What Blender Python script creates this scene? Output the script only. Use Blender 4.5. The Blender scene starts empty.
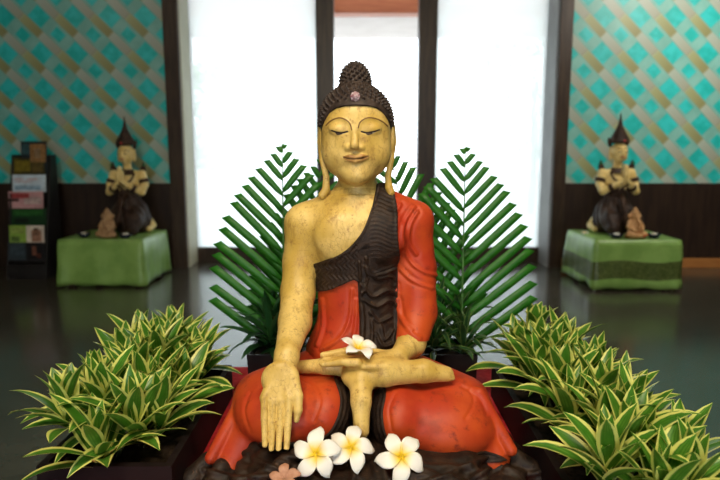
import bpy, bmesh, math, random
import numpy as np
from mathutils import Vector, Matrix
from mathutils.bvhtree import BVHTree

random.seed(7)
S = bpy.context.scene
COL = S.collection
PI = math.pi

# ------------------------------------------------------------------ camera
CAMZ = 1.32
FPX = 600.0
TH = math.atan(90 / FPX)
CT, ST = math.cos(TH), math.sin(TH)


def W(u, v, Y):
    """world point at distance Y (metres along the floor) seen at frame position u, v"""
    cx, cy = (u - 360) / FPX, (240 - v) / FPX
    dy, dz = CT + cy * ST, -ST + cy * CT
    t = Y / dy
    return Vector((cx * t, Y, CAMZ + dz * t))


def proj(P):
    P = np.asarray(P, float)
    z = P[:, 2] - CAMZ
    d = P[:, 1] * CT - z * ST
    up = P[:, 1] * ST + z * CT
    return 360 + FPX * P[:, 0] / d, 240 - FPX * up / d


cam = bpy.data.cameras.new('camera')
cam.sensor_width = 36
cam.lens = FPX / 720 * 36
cam.dof.use_dof = True
cam.dof.focus_distance = 1.46
cam.dof.aperture_fstop = 3.0
cam.clip_start = 0.05
camo = bpy.data.objects.new('camera', cam)
COL.objects.link(camo)
camo.location = (0, 0, CAMZ)
camo.rotation_euler = (PI / 2 - TH, 0, 0)
S.camera = camo

# ------------------------------------------------------------------ object helpers


def tag(o, label=None, cat=None, group=None, kind=None):
    if label: o['label'] = label
    if cat: o['category'] = cat
    if group: o['group'] = group
    if kind: o['kind'] = kind
    return o


def thing(name, label, cat, loc=(0, 0, 0), rz=0.0, group=None):
    o = bpy.data.objects.new(name, None)
    o.empty_display_size = 0.05
    COL.objects.link(o)
    o.location = loc
    o.rotation_euler = (0, 0, rz)
    return tag(o, label, cat, group)


def mesh_obj(name, verts, faces, mat, parent=None, smooth=True, origin=None, uvs=None):
    """origin: world place the verts are measured from when the parent sits there"""
    me = bpy.data.meshes.new(name)
    V = np.asarray(verts, dtype=np.float64)
    if origin is not None:
        V = V - np.asarray(origin)[None, :]
    F = faces.tolist() if isinstance(faces, np.ndarray) else [list(f) for f in faces]
    me.from_pydata(V.tolist(), [], F)
    if uvs is not None:
        ul = me.uv_layers.new(name='UVMap')
        li = np.zeros(len(me.loops), dtype=np.int32)
        me.loops.foreach_get('vertex_index', li)
        ul.data.foreach_set('uv', np.asarray(uvs, dtype=np.float32)[li].ravel())
    me.polygons.foreach_set('use_smooth', [smooth] * len(me.polygons))
    me.update()
    if mat is not None:
        me.materials.append(mat)
    o = bpy.data.objects.new(name, me)
    COL.objects.link(o)
    if parent is not None:
        o.parent = parent
    return o


def bm_obj(name, bm, mat, parent=None, smooth=False, loc=None, bevel=0.0, seg=2):
    bmesh.ops.recalc_face_normals(bm, faces=bm.faces)
    me = bpy.data.meshes.new(name)
    bm.to_mesh(me)
    bm.free()
    me.polygons.foreach_set('use_smooth', [smooth] * len(me.polygons))
    if mat is not None:
        me.materials.append(mat)
    o = bpy.data.objects.new(name, me)
    COL.objects.link(o)
    if parent is not None: o.parent = parent
    if loc is not None: o.location = loc
    if bevel:
        m = o.modifiers.new('edge', 'BEVEL')
        m.width = bevel
        m.segments = seg
        m.limit_method = 'ANGLE'
    return o


def add_box(bm, lo, hi):
    lo, hi = Vector(lo), Vector(hi)
    c = (lo + hi) / 2
    d = hi - lo
    bmesh.ops.create_cube(bm, size=1, matrix=Matrix.Translation(c) @ Matrix.Diagonal((d.x, d.y, d.z, 1)))
    return bm


def box(name, lo, hi, mat, parent=None, bevel=0.0, kind=None):
    o = bm_obj(name, add_box(bmesh.new(), lo, hi), mat, parent, bevel=bevel)
    if kind: o['kind'] = kind
    return o


def lathe(profile, n=32, z0=0.0):
    """profile of (r, z), closed at the axis; verts, faces"""
    V, F = [], []
    for r, z in profile:
        for k in range(n):
            a = 2 * PI * k / n
            V.append((r * math.cos(a), r * math.sin(a), z + z0))
    for i in range(len(profile) - 1):
        for k in range(n):
            k2 = (k + 1) % n
            F.append((i * n + k, i * n + k2, (i + 1) * n + k2, (i + 1) * n + k))
    F.append(tuple(range(n))[::-1])
    F.append(tuple((len(profile) - 1) * n + k for k in range(n)))
    return V, F


def tube(pts, rad, n=8):
    """tapered tube through points; rad scalar or list"""
    pts = [Vector(p) for p in pts]
    if not hasattr(rad, '__len__'): rad = [rad] * len(pts)
    V, F = [], []
    up = Vector((0.123, 0.31, 0.9)).normalized()
    for i, p in enumerate(pts):
        d = (pts[min(i + 1, len(pts) - 1)] - pts[max(i - 1, 0)]).normalized()
        if abs(d.dot(up)) > 0.95: up = Vector((1, 0.1, 0)).normalized()
        a = d.cross(up).normalized()
        b = d.cross(a).normalized()
        for k in range(n):
            t = 2 * PI * k / n
            V.append(p + (a * math.cos(t) + b * math.sin(t)) * rad[i])
    for i in range(len(pts) - 1):
        for k in range(n):
            k2 = (k + 1) % n
            F.append((i * n + k, i * n + k2, (i + 1) * n + k2, (i + 1) * n + k))
    F.append(tuple(range(n))[::-1])
    F.append(tuple((len(pts) - 1) * n + k for k in range(n)))
    return V, F


def merge(parts):
    V, F = [], []
    for v, f in parts:
        o = len(V)
        V += [tuple(p) for p in v]
        F += [tuple(i + o for i in q) for q in f]
    return V, F


def catmull(P, n=8, closed=False):
    P = [np.asarray(p, float) for p in P]
    out = []
    m = len(P)
    rng = range(m) if closed else range(m - 1)
    for i in rng:
        if closed:
            p0, p1, p2, p3 = P[i - 1], P[i], P[(i + 1) % m], P[(i + 2) % m]
        else:
            p0, p1, p2, p3 = P[max(i - 1, 0)], P[i], P[i + 1], P[min(i + 2, m - 1)]
        for k in range(n):
            t = k / n
            out.append(0.5 * ((2 * p1) + (-p0 + p2) * t + (2 * p0 - 5 * p1 + 4 * p2 - p3) * t * t + (-p0 + 3 * p1 - 3 * p2 + p3) * t ** 3))
    if not closed: out.append(P[-1])
    return np.array(out)


# ------------------------------------------------------------------ node helpers
class NX:
    """little arithmetic on shader sockets"""

    def __init__(s, nt, sock): s.nt, s.k = nt, sock

    def _op(s, op, *others):
        n = s.nt.nodes.new('ShaderNodeMath')
        n.operation = op
        for i, o in enumerate((s,) + others):
            if isinstance(o, NX): s.nt.links.new(o.k, n.inputs[i])
            else: n.inputs[i].default_value = o
        return NX(s.nt, n.outputs[0])

    def __add__(s, o): return s._op('ADD', o)
    def __sub__(s, o): return s._op('SUBTRACT', o)
    def __mul__(s, o): return s._op('MULTIPLY', o)
    def __truediv__(s, o): return s._op('DIVIDE', o)
    def abs(s): return s._op('ABSOLUTE')
    def fract(s): return s._op('FRACT')
    def floor(s): return s._op('FLOOR')
    def max(s, o): return s._op('MAXIMUM', o)
    def min(s, o): return s._op('MINIMUM', o)
    def sin(s): return s._op('SINE')
    def pow(s, o): return s._op('POWER', o)

    def step(s, a, b):
        n = s.nt.nodes.new('ShaderNodeMapRange')
        n.interpolation_type = 'SMOOTHSTEP'
        s.nt.links.new(s.k, n.inputs[0])
        n.inputs[1].default_value = a
        n.inputs[2].default_value = b
        return NX(s.nt, n.outputs[0])


def mix(nt, fac, a, b, mode='MIX'):
    n = nt.nodes.new('ShaderNodeMix')
    n.data_type = 'RGBA'
    n.blend_type = mode
    for sock, v in ((n.inputs[0], fac), (n.inputs[6], a), (n.inputs[7], b)):
        if isinstance(v, NX): nt.links.new(v.k, sock)
        elif isinstance(v, bpy.types.NodeSocket): nt.links.new(v, sock)
        elif isinstance(v, tuple): sock.default_value = (*v[:3], 1)
        else: sock.default_value = v
    return n.outputs[2]


def mat_new(name, color=(0.8, 0.8, 0.8), rough=0.5, spec=0.5, metal=0.0):
    m = bpy.data.materials.new(name)
    m.use_nodes = True
    nt = m.node_tree
    b = nt.nodes['Principled BSDF']
    b.inputs['Base Color'].default_value = (*color, 1)
    b.inputs['Roughness'].default_value = rough
    b.inputs['Specular IOR Level'].default_value = spec
    b.inputs['Metallic'].default_value = metal
    return m, nt, b


def noise(nt, scale, detail=4, rough=0.55, vec=None, dist=0.0):
    n = nt.nodes.new('ShaderNodeTexNoise')
    n.inputs['Scale'].default_value = scale
    n.inputs['Detail'].default_value = detail
    n.inputs['Roughness'].default_value = rough
    n.inputs['Distortion'].default_value = dist
    if vec is None:
        tc = nt.nodes.new('ShaderNodeTexCoord')
        vec = tc.outputs['Object']
    nt.links.new(vec, n.inputs['Vector'])
    return NX(nt, n.outputs['Fac'])


def scaled(nt, sx, sy, sz):
    tc = nt.nodes.new('ShaderNodeTexCoord')
    mp = nt.nodes.new('ShaderNodeMapping')
    mp.inputs['Scale'].default_value = (sx, sy, sz)
    nt.links.new(tc.outputs['Object'], mp.inputs['Vector'])
    return mp.outputs['Vector']


def bump(nt, b, h, strength, dist=0.002):
    n = nt.nodes.new('ShaderNodeBump')
    n.inputs['Strength'].default_value = strength
    n.inputs['Distance'].default_value = dist
    nt.links.new(h.k, n.inputs['Height'])
    nt.links.new(n.outputs[0], b.inputs['Normal'])


def mottled(name, c1, c2, scale, rough=0.5, spec=0.4, lo=0.35, hi=0.65, bs=0.0, c3=None, s3=40, l3=(0.62, 0.72), stretch=None):
    m, nt, b = mat_new(name, c1, rough, spec)
    vec = scaled(nt, *stretch) if stretch else None
    n = noise(nt, scale, 6, vec=vec)
    c = mix(nt, n.step(lo, hi), c1, c2)
    if c3 is not None:
        c = mix(nt, noise(nt, s3, 5, 0.65).step(*l3), c, c3)
    nt.links.new(c, b.inputs['Base Color'])
    if bs: bump(nt, b, noise(nt, scale * 4, 5, 0.6, vec=vec), bs)
    return m


# ------------------------------------------------------------------ signed distance modelling
class Grid:
    def __init__(s, lo, hi, h):
        s.lo = np.asarray(lo, float)
        s.h = h
        s.minpad = 0.0
        s.n = np.ceil((np.asarray(hi, float) - s.lo) / h).astype(int) + 1
        s.d = np.full(s.n, 1.0, np.float32)

    def region(s, lo, hi):
        i0 = np.clip(np.floor((np.asarray(lo) - s.lo) / s.h).astype(int), 0, s.n - 1)
        i1 = np.clip(np.ceil((np.asarray(hi) - s.lo) / s.h).astype(int) + 1, 1, s.n)
        ax = [(s.lo[a] + s.h * np.arange(i0[a], i1[a])).astype(np.float32) for a in range(3)]
        return tuple(slice(i0[a], i1[a]) for a in range(3)), ax[0][:, None, None], ax[1][None, :, None], ax[2][None, None, :]

    def add(s, fn, lo, hi, k=0.0, cut=False):
        pad = max(2.2 * k + 3 * s.h, s.minpad)
        sl, X, Y, Z = s.region(np.asarray(lo) - pad, np.asarray(hi) + pad)
        d = fn(X, Y, Z)
        cur = s.d[sl]
        if cut:
            d = -d
            if k > 0:
                hh = np.maximum(k - np.abs(cur - d), 0) / k
                s.d[sl] = np.maximum(cur, d) + hh * hh * k * 0.25
            else: s.d[sl] = np.maximum(cur, d)
            return
        if k > 0:
            hh = np.maximum(k - np.abs(cur - d), 0) / k
            s.d[sl] = np.minimum(cur, d) - hh * hh * k * 0.25
        else:
            s.d[sl] = np.minimum(cur, d)

    def cone(s, a, b, ra, rb, k=0.0, cut=False):
        a, b = np.asarray(a, float), np.asarray(b, float)
        ba = b - a
        L2 = max(float(ba @ ba), 1e-12)
        r = max(ra, rb)

        def fn(X, Y, Z):
            px, py, pz = X - a[0], Y - a[1], Z - a[2]
            t = np.clip((px * ba[0] + py * ba[1] + pz * ba[2]) / L2, 0, 1)
            return np.sqrt((px - t * ba[0]) ** 2 + (py - t * ba[1]) ** 2 + (pz - t * ba[2]) ** 2) - (ra + (rb - ra) * t)
        s.add(fn, np.minimum(a, b) - r, np.maximum(a, b) + r, k, cut)

    def chain(s, pts, rs, k=0.0, first=None, cut=False):
        for i in range(len(pts) - 1):
            s.cone(pts[i], pts[i + 1], rs[i], rs[i + 1], first if (i == 0 and first is not None) else k, cut)

    def ell(s, c, r, k=0.0, rot=None, cut=False):
        c, r = np.asarray(c, float), np.asarray(r, float)
        R = np.asarray(rot.to_3x3() if rot is not None else Matrix.Identity(3), float)
        ext = np.sqrt((R ** 2) @ (r ** 2))

        def fn(X, Y, Z):
            px, py, pz = X - c[0], Y - c[1], Z - c[2]
            q = [R[0, i] * px + R[1, i] * py + R[2, i] * pz for i in range(3)]
            k0 = np.sqrt(sum((q[i] / r[i]) ** 2 for i in range(3)))
            k1 = np.sqrt(sum((q[i] / r[i] ** 2) ** 2 for i in range(3))) + 1e-9
            return k0 * (k0 - 1) / k1
        s.add(fn, c - ext, c + ext, k, cut)

    def mesh(s):
        d, lo, h = s.d, s.lo, s.h
        ins = d < 0
        n0, n1, n2 = ins.shape
        cnt = np.zeros((n0 - 1, n1 - 1, n2 - 1), np.int8)
        for i in (0, 1):
            for j in (0, 1):
                for k in (0, 1):
                    cnt += ins[i:n0 - 1 + i, j:n1 - 1 + j, k:n2 - 1 + k]
        idx = np.argwhere((cnt > 0) & (cnt < 8))
        acc = np.zeros((len(idx), 3))
        num = np.zeros(len(idx))
        corners = [(i, j, k) for i in (0, 1) for j in (0, 1) for k in (0, 1)]
        val = {c: d[idx[:, 0] + c[0], idx[:, 1] + c[1], idx[:, 2] + c[2]].astype(float) for c in corners}
        for c in corners:
            for a in range(3):
                if c[a] == 0:
                    e = list(c)
                    e[a] = 1
                    v0, v1 = val[c], val[tuple(e)]
                    m = (v0 < 0) != (v1 < 0)
                    t = np.where(m, v0 / np.where(m, v0 - v1, 1), 0)
                    p = np.tile(np.array(c, float), (len(idx), 1))
                    p[:, a] += t
                    acc += p * m[:, None]
                    num += m
        V = lo + h * (idx + acc / num[:, None])
        ids = np.full(cnt.shape, -1, np.int32)
        ids[idx[:, 0], idx[:, 1], idx[:, 2]] = np.arange(len(idx))
        Fs = []
        for a in range(3):
            b, c = (a + 1) % 3, (a + 2) % 3
            s0 = [slice(None)] * 3
            s1 = [slice(None)] * 3
            s0[a], s1[a] = slice(0, -1), slice(1, None)
            A, B = ins[tuple(s0)], ins[tuple(s1)]
            e = np.argwhere(A != B)
            ok = (e[:, b] > 0) & (e[:, c] > 0) & (e[:, b] < ins.shape[b] - 1) & (e[:, c] < ins.shape[c] - 1)
            e = e[ok]
            flip = A[e[:, 0], e[:, 1], e[:, 2]]

            def g(db, dc):
                q = e.copy()
                q[:, b] -= db
                q[:, c] -= dc
                return ids[q[:, 0], q[:, 1], q[:, 2]]
            quad = np.stack([g(1, 1), g(0, 1), g(0, 0), g(1, 0)], 1)
            quad[~flip] = quad[~flip][:, ::-1]
            Fs.append(quad)
        return V, np.concatenate(Fs)


def vnormals(V, F):
    N = np.zeros_like(V)
    T = F if F.shape[1] == 3 else np.concatenate([F[:, [0, 1, 2]], F[:, [0, 2, 3]]])
    fn = np.cross(V[T[:, 1]] - V[T[:, 0]], V[T[:, 2]] - V[T[:, 0]])
    for i in range(3): np.add.at(N, T[:, i], fn)
    return N / (np.linalg.norm(N, axis=1)[:, None] + 1e-12)


def clip(V, N, F, g):
    """the part of a quad/tri mesh where g >= 0, cut exactly along g = 0"""
    T = F if F.shape[1] == 3 else np.concatenate([F[:, [0, 1, 2]], F[:, [0, 2, 3]]])
    pos = g >= 0
    c = pos[T].sum(1)
    keep = [T[c == 3]]
    V2, N2, new, out = list(V), list(N), {}, []

    def cutv(a, b):
        key = (a, b) if a < b else (b, a)
        if key not in new:
            t = g[a] / (g[a] - g[b])
            new[key] = len(V2)
            V2.append(V[a] + t * (V[b] - V[a]))
            N2.append(N[a] + t * (N[b] - N[a]))
        return new[key]
    for tri in T[(c > 0) & (c < 3)]:
        poly = []
        for i in range(3):
            a, b = int(tri[i]), int(tri[(i + 1) % 3])
            if pos[a]: poly.append(a)
            if pos[a] != pos[b]: poly.append(cutv(a, b))
        for i in range(1, len(poly) - 1): out.append((poly[0], poly[i], poly[i + 1]))
    if out: keep.append(np.array(out))
    T2 = np.concatenate(keep)
    used = np.unique(T2)
    rm = np.full(len(V2), -1)
    rm[used] = np.arange(len(used))
    return np.array(V2)[used], np.array(N2)[used], rm[T2]


def biggest(V, N, F, nmin=200):
    """drops stray little islands"""
    par = np.arange(len(V))

    def find(a):
        while par[a] != a:
            par[a] = par[par[a]]
            a = par[a]
        return a
    for f in F:
        r = find(f[0])
        for x in f[1:]:
            q = find(x)
            if q != r: par[q] = r
    root = np.array([find(i) for i in range(len(V))])
    ids, cn = np.unique(root, return_counts=True)
    good = set(ids[cn >= nmin])
    mask = np.array([r in good for r in root])
    F = F[mask[F[:, 0]]]
    used = np.unique(F)
    rm = np.full(len(V), -1)
    rm[used] = np.arange(len(used))
    return V[used], N[used], rm[F]


def shell(V, N, F, t, depth=0.004):
    """lift a cut patch along its normals by t and close its rim downwards"""
    n = len(V)
    tt = np.asarray(t) if hasattr(t, '__len__') else np.full(n, t)
    V1 = V + N * tt[:, None]
    E = np.concatenate([F[:, [0, 1]], F[:, [1, 2]], F[:, [2, 0]]])
    key = {}
    for a, b in E:
        key[(int(a), int(b))] = 1
    bnd = [(a, b) for (a, b) in key if (b, a) not in key]
    ids = {}
    extra = []
    for a, b in bnd:
        for x in (a, b):
            if x not in ids:
                ids[x] = n + len(extra)
                extra.append(V[x] - N[x] * depth)
    faces = F.tolist() + [[b, a, ids[a], ids[b]] for a, b in bnd]
    if extra: V1 = np.concatenate([V1, np.array(extra)])
    return V1, faces


def poly_sd(u, v, P):
    """signed distance (positive inside) to a polygon, in frame units"""
    P = np.asarray(P, float)
    best = np.full(len(u), 1e9)
    ins = np.zeros(len(u), bool)
    m = len(P)
    for i in range(m):
        a, b = P[i], P[(i + 1) % m]
        e = b - a
        t = np.clip(((u - a[0]) * e[0] + (v - a[1]) * e[1]) / max(e @ e, 1e-9), 0, 1)
        best = np.minimum(best, np.hypot(u - a[0] - t * e[0], v - a[1] - t * e[1]))
        c = (a[1] > v) != (b[1] > v)
        x = a[0] + (v - a[1]) / (b[1] - a[1] if b[1] != a[1] else 1e-9) * e[0]
        ins ^= c & (u < x)
    return np.where(ins, best, -best)


def line_sd(u, v, P):
    P = np.asarray(P, float)
    best = np.full(len(u), 1e9)
    for a, b in zip(P[:-1], P[1:]):
        e = b - a
        t = np.clip(((u - a[0]) * e[0] + (v - a[1]) * e[1]) / max(e @ e, 1e-9), 0, 1)
        best = np.minimum(best, np.hypot(u - a[0] - t * e[0], v - a[1] - t * e[1]))
    return best


def wob(V, f, ph=0.0):
    """cheap smooth noise in -1..1"""
    x, y, z = V[:, 0] * f, V[:, 1] * f, V[:, 2] * f
    return (np.sin(x * 1.7 + 1.3 * np.sin(z * 1.1 + ph) + ph) + np.sin(z * 2.1 + 1.1 * np.sin(y * 1.3 + ph)) + np.sin(y * 1.9 + 1.7 * np.sin(x * 0.9 + z * .7))) / 3


# ------------------------------------------------------------------ materials
def make_gold():
    m, nt, b = mat_new('aged yellow paint', (0.62, 0.42, 0.12), 0.42, 0.45)
    n1 = noise(nt, 9, 6, 0.6)
    c = mix(nt, n1.step(0.3, 0.7), (0.54, 0.345, 0.06), (0.78, 0.56, 0.18))
    n2 = noise(nt, 60, 6, 0.7)
    c = mix(nt, noise(nt, 26, 7, .7, vec=scaled(nt, 1.6, 1.6, .7)).step(.50, .72) * .75, c, (0.33, 0.18, 0.035))
    c = mix(nt, n2.step(0.55, 0.72), c, (0.34, 0.18, 0.04))
    vec = scaled(nt, 1, 1, 0.55)
    vo = nt.nodes.new('ShaderNodeTexVoronoi')
    vo.feature = 'DISTANCE_TO_EDGE'
    vo.inputs['Scale'].default_value = 120
    nt.links.new(vec, vo.inputs['Vector'])
    e = NX(nt, vo.outputs['Distance'])
    crack = (e * -1 + 1).step(0.93, 1.0) * noise(nt, 22, 3).step(0.42, 0.62)
    c = mix(nt, crack * 0.42, c, (0.25, 0.13, 0.04))
    nt.links.new(c, b.inputs['Base Color'])
    bump(nt, b, n2 * 0.5 - crack, 0.35, 0.0015)
    return m


def make_red():
    m, nt, b = mat_new('red lacquer', (0.5, 0.06, 0.02), 0.5, 0.35)
    n1 = noise(nt, 7, 6, 0.6)
    c = mix(nt, n1.step(0.35, 0.7), (0.42, 0.034, 0.010), (0.54, 0.075, 0.012))
    n2 = noise(nt, 34, 6, 0.7)
    c = mix(nt, noise(nt, 11, 7, .68).step(.52, .75) * .8, c, (0.20, 0.022, 0.008))
    c = mix(nt, n2.step(0.54, 0.74), c, (0.20, 0.02, 0.008))
    nt.links.new(c, b.inputs['Base Color'])
    bump(nt, b, n2, 0.25, 0.0015)
    return m


def make_carved(name, c1, c2, c3, scale=130):
    m, nt, b = mat_new(name, c1, 0.55, 0.28)
    n1 = noise(nt, scale * .25, 6, 0.65, dist=1.2)
    c = mix(nt, n1.step(0.4, 0.62), c1, c2)
    n2 = noise(nt, scale, 4, 0.6, dist=2.0)
    c = mix(nt, n2.step(0.58, 0.74), c, c3)
    nt.links.new(c, b.inputs['Base Color'])
    bump(nt, b, n2, 0.6, 0.002)
    return m


M_gold = make_gold()
M_red = make_red()
M_sash = make_carved('dark carved wood sash', (0.014, 0.008, 0.006), (0.034, 0.019, 0.012), (0.10, 0.054, 0.024))
M_hem = make_carved('dark worn lacquer', (0.012, 0.007, 0.005), (0.032, 0.017, 0.010), (0.07, 0.032, 0.015), 70)
M_hair = mottled('dark curls', (0.020, 0.012, 0.009), (0.05, 0.032, 0.024), 60, 0.55, 0.35, c3=(0.09, 0.07, 0.055), s3=120, l3=(0.6, 0.75))
M_brow = mottled('brown brow line', (0.15, 0.07, 0.02), (0.22, 0.11, 0.03), 80)
M_eye = mottled('dark eye line', (0.03, 0.018, 0.012), (0.07, 0.04, 0.025), 90)
M_eyewhite = mottled('grey painted eye', (0.34, 0.31, 0.24), (0.45, 0.38, 0.25), 70)
M_lips = mottled('rose painted lips', (0.42, 0.21, 0.06), (0.52, 0.31, 0.09), 50, 0.4)
M_jewel = mottled('pale pink stone', (0.50, 0.40, 0.42), (0.25, 0.10, 0.13), 160, 0.3)


def make_leaf(name, margin, mid, stripe, w=0.30, translucent=0.25, rough=0.35):
    m, nt, b = mat_new(name, mid, rough, 0.5)
    uv = nt.nodes.new('ShaderNodeUVMap')
    sp = nt.nodes.new('ShaderNodeSeparateXYZ')
    nt.links.new(uv.outputs[0], sp.inputs[0])
    u = NX(nt, sp.outputs[0])
    v = NX(nt, sp.outputs[1])
    oi = nt.nodes.new('ShaderNodeObjectInfo')
    e = (u - 0.5).abs()
    st = ((u * 38).sin() * 0.5 + 0.5) * noise(nt, 30, 2).step(0.35, 0.7)
    c = mix(nt, st * 0.75, mid, stripe)
    c = mix(nt, (e + noise(nt, 22, 3) * 0.06 - 0.03).step(w - 0.03, w + 0.035), c, margin)
    nt.links.new(c, b.inputs['Base Color'])
    if translucent:
        tr = nt.nodes.new('ShaderNodeBsdfTranslucent')
        nt.links.new(c, tr.inputs['Color'])
        mx = nt.nodes.new('ShaderNodeMixShader')
        mx.inputs[0].default_value = translucent
        nt.links.new(b.outputs[0], mx.inputs[1])
        nt.links.new(tr.outputs[0], mx.inputs[2])
        nt.links.new(mx.outputs[0], nt.nodes['Material Output'].inputs['Surface'])
    return m


M_song = make_leaf('green leaf with yellow margin', (0.80, 0.82, 0.22), (0.055, 0.20, 0.015), (0.16, 0.36, 0.045), 0.32)
M_strap = make_leaf('deep green strap leaf', (0.03, 0.10, 0.02), (0.015, 0.07, 0.02), (0.03, 0.10, 0.03), 0.42)
M_strap2 = make_leaf('green strap leaf with pale edge', (0.20, 0.30, 0.08), (0.025, 0.09, 0.03), (0.05, 0.15, 0.04), 0.36)
M_palm = make_leaf('palm leaflet green', (0.03, 0.20, 0.018), (0.03, 0.20, 0.018), (0.08, 0.32, 0.03), 0.6, 0.45, 0.4)
M_palmstem = mottled('palm stem', (0.03, 0.10, 0.02), (0.06, 0.16, 0.03), 30)
M_stem = mottled('plant stem', (0.12, 0.16, 0.05), (0.10, 0.08, 0.04), 40)
M_soil = mottled('dark soil', (0.02, 0.013, 0.009), (0.045, 0.03, 0.02), 60, 0.9, 0.1, bs=0.8)
M_trough = mottled('black planter', (0.008, 0.005, 0.006), (0.014, 0.008, 0.008), 6, 0.6, 0.15)
M_pot = mottled('black pot', (0.008, 0.007, 0.008), (0.014, 0.012, 0.013), 8, 0.4, 0.35)
M_redcloth = mottled('red cloth', (0.50, 0.020, 0.028), (0.60, 0.035, 0.04), 60, 0.85, 0.1, bs=0.4)
M_plinth = mottled('dark plinth wood', (0.02, 0.012, 0.009), (0.035, 0.02, 0.014), 8, 0.5, 0.3, stretch=(1, 1, 8))


def make_petal():
    m, nt, b = mat_new('white petal with yellow heart', (0.9, 0.88, 0.8), 0.45, 0.3)
    uv = nt.nodes.new('ShaderNodeUVMap')
    sp = nt.nodes.new('ShaderNodeSeparateXYZ')
    nt.links.new(uv.outputs[0], sp.inputs[0])
    v = NX(nt, sp.outputs[1])
    c = mix(nt, (v + noise(nt, 60, 3) * 0.12 - 0.06).step(0.08, 0.55), (0.85, 0.60, 0.03), (0.84, 0.82, 0.76))
    nt.links.new(c, b.inputs['Base Color'])
    b.inputs['Subsurface Weight'].default_value = 0.15
    b.inputs['Subsurface Radius'].default_value = (0.004, 0.004, 0.003)
    return m


M_petal = make_petal()
M_pinkpetal = mottled('dusky pink petal', (0.42, 0.20, 0.12), (0.52, 0.28, 0.18), 90)
M_flowerstalk = mottled('flower stalk', (0.45, 0.5, 0.2), (0.5, 0.45, 0.2), 60)

# things along the back wall
M_cloth = mottled('green satin cloth', (0.19, 0.34, 0.075), (0.26, 0.44, 0.11), 5, 0.36, 0.5, bs=0.15)


def make_embroidered():
    m, nt, b = mat_new('green cloth with woven border', (0.13, 0.27, 0.05), 0.38, 0.5)
    tc = nt.nodes.new('ShaderNodeTexCoord')
    sp = nt.nodes.new('ShaderNodeSeparateXYZ')
    nt.links.new(tc.outputs['Object'], sp.inputs[0])
    X, Y, Z = (NX(nt, sp.outputs[i]) for i in range(3))
    base = mix(nt, noise(nt, 6, 4).step(.35, .65), (0.19, 0.34, 0.075), (0.26, 0.44, 0.11))
    wv = noise(nt, 42, 4, .6, dist=1.5).step(.40, .62)
    pat = mix(nt, wv, (0.045, 0.075, 0.015), (0.12, 0.15, 0.04))
    wave = (X * 9).sin() * .012
    zz = Z + wave
    inb = zz.step(.112, .118) * (zz * -1 + .40).step(.112, .118)
    c = mix(nt, inb, base, pat)
    # leaf-shaped motif on the front
    dx = ((X - .02) / .055).abs()
    dz = ((Z - .395) / .062).abs()
    dd = (dx.pow(1.5) + dz.pow(1.3))
    c = mix(nt, dd.step(1.0, .92) * Y.step(-.38, -.40), c, mix(nt, wv, (0.04, 0.07, 0.015), (0.10, 0.15, 0.04)))
    nt.links.new(c, b.inputs['Base Color'])
    return m


M_cloth2 = make_embroidered()
M_tablewood = mottled('low table wood', (0.06, 0.035, 0.02), (0.09, 0.05, 0.03), 6)
M_ivory = mottled('aged ivory paint', (0.74, 0.53, 0.17), (0.85, 0.66, 0.28), 14, 0.45, 0.4, c3=(0.32, 0.2, 0.06), s3=40, l3=(.6, .75))
M_darkcloth = make_carved('dark brown carved skirt', (0.022, 0.012, 0.009), (0.05, 0.026, 0.016), (0.10, 0.05, 0.022), 40)
M_crown = make_carved('dark crown with worn gold', (0.025, 0.013, 0.009), (0.055, 0.027, 0.014), (0.16, 0.08, 0.025), 50)
M_green_glass = mottled('green glass inlay', (0.01, 0.16, 0.06), (0.02, 0.22, 0.09), 80, 0.2)
M_redinlay = mottled('red inlay', (0.5, 0.03, 0.02), (0.4, 0.02, 0.02), 80, 0.3)
M_figure = mottled('orange terracotta', (0.48, 0.24, 0.09), (0.62, 0.36, 0.16), 26, 0.6, 0.3, c3=(0.25, 0.10, 0.03), s3=60, l3=(.58, .72))
M_figure2 = mottled('brown terracotta', (0.30, 0.17, 0.08), (0.44, 0.27, 0.13), 26, 0.6, 0.3, c3=(0.16, 0.08, 0.03), s3=60, l3=(.58, .72))
M_bowl = mottled('dark blue glazed bowl', (0.010, 0.014, 0.03), (0.02, 0.025, 0.05), 20, 0.2)
M_wax = mottled('candle wax', (0.75, 0.72, 0.6), (0.8, 0.77, 0.66), 30, 0.5)
M_redflower = mottled('red blossom', (0.6, 0.03, 0.015), (0.7, 0.07, 0.02), 60, 0.6)
M_rack = mottled('black rack', (0.010, 0.009, 0.009), (0.018, 0.016, 0.015), 6, 0.45, 0.35)
M_bush = mottled('outdoor leaves', (0.10, 0.22, 0.05), (0.20, 0.34, 0.09), 3, 0.6, 0.3)
M_bark = mottled('bark', (0.16, 0.11, 0.07), (0.22, 0.16, 0.10), 9, 0.8, 0.2)
# ------------------------------------------------------------------ the seated statue
SX = W(362, 470, 1.45)
statue = thing('seated_statue', 'large golden seated statue in red robe and dark sash on the red covered plinth', 'statue', (SX.x, 1.48, 0.5025))
SO = np.array(statue.location)


def px(Y): return Y / FPX / 0.985


HY = 1.585


def hp(u, v, f): return W(u, v, HY - f)


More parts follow.
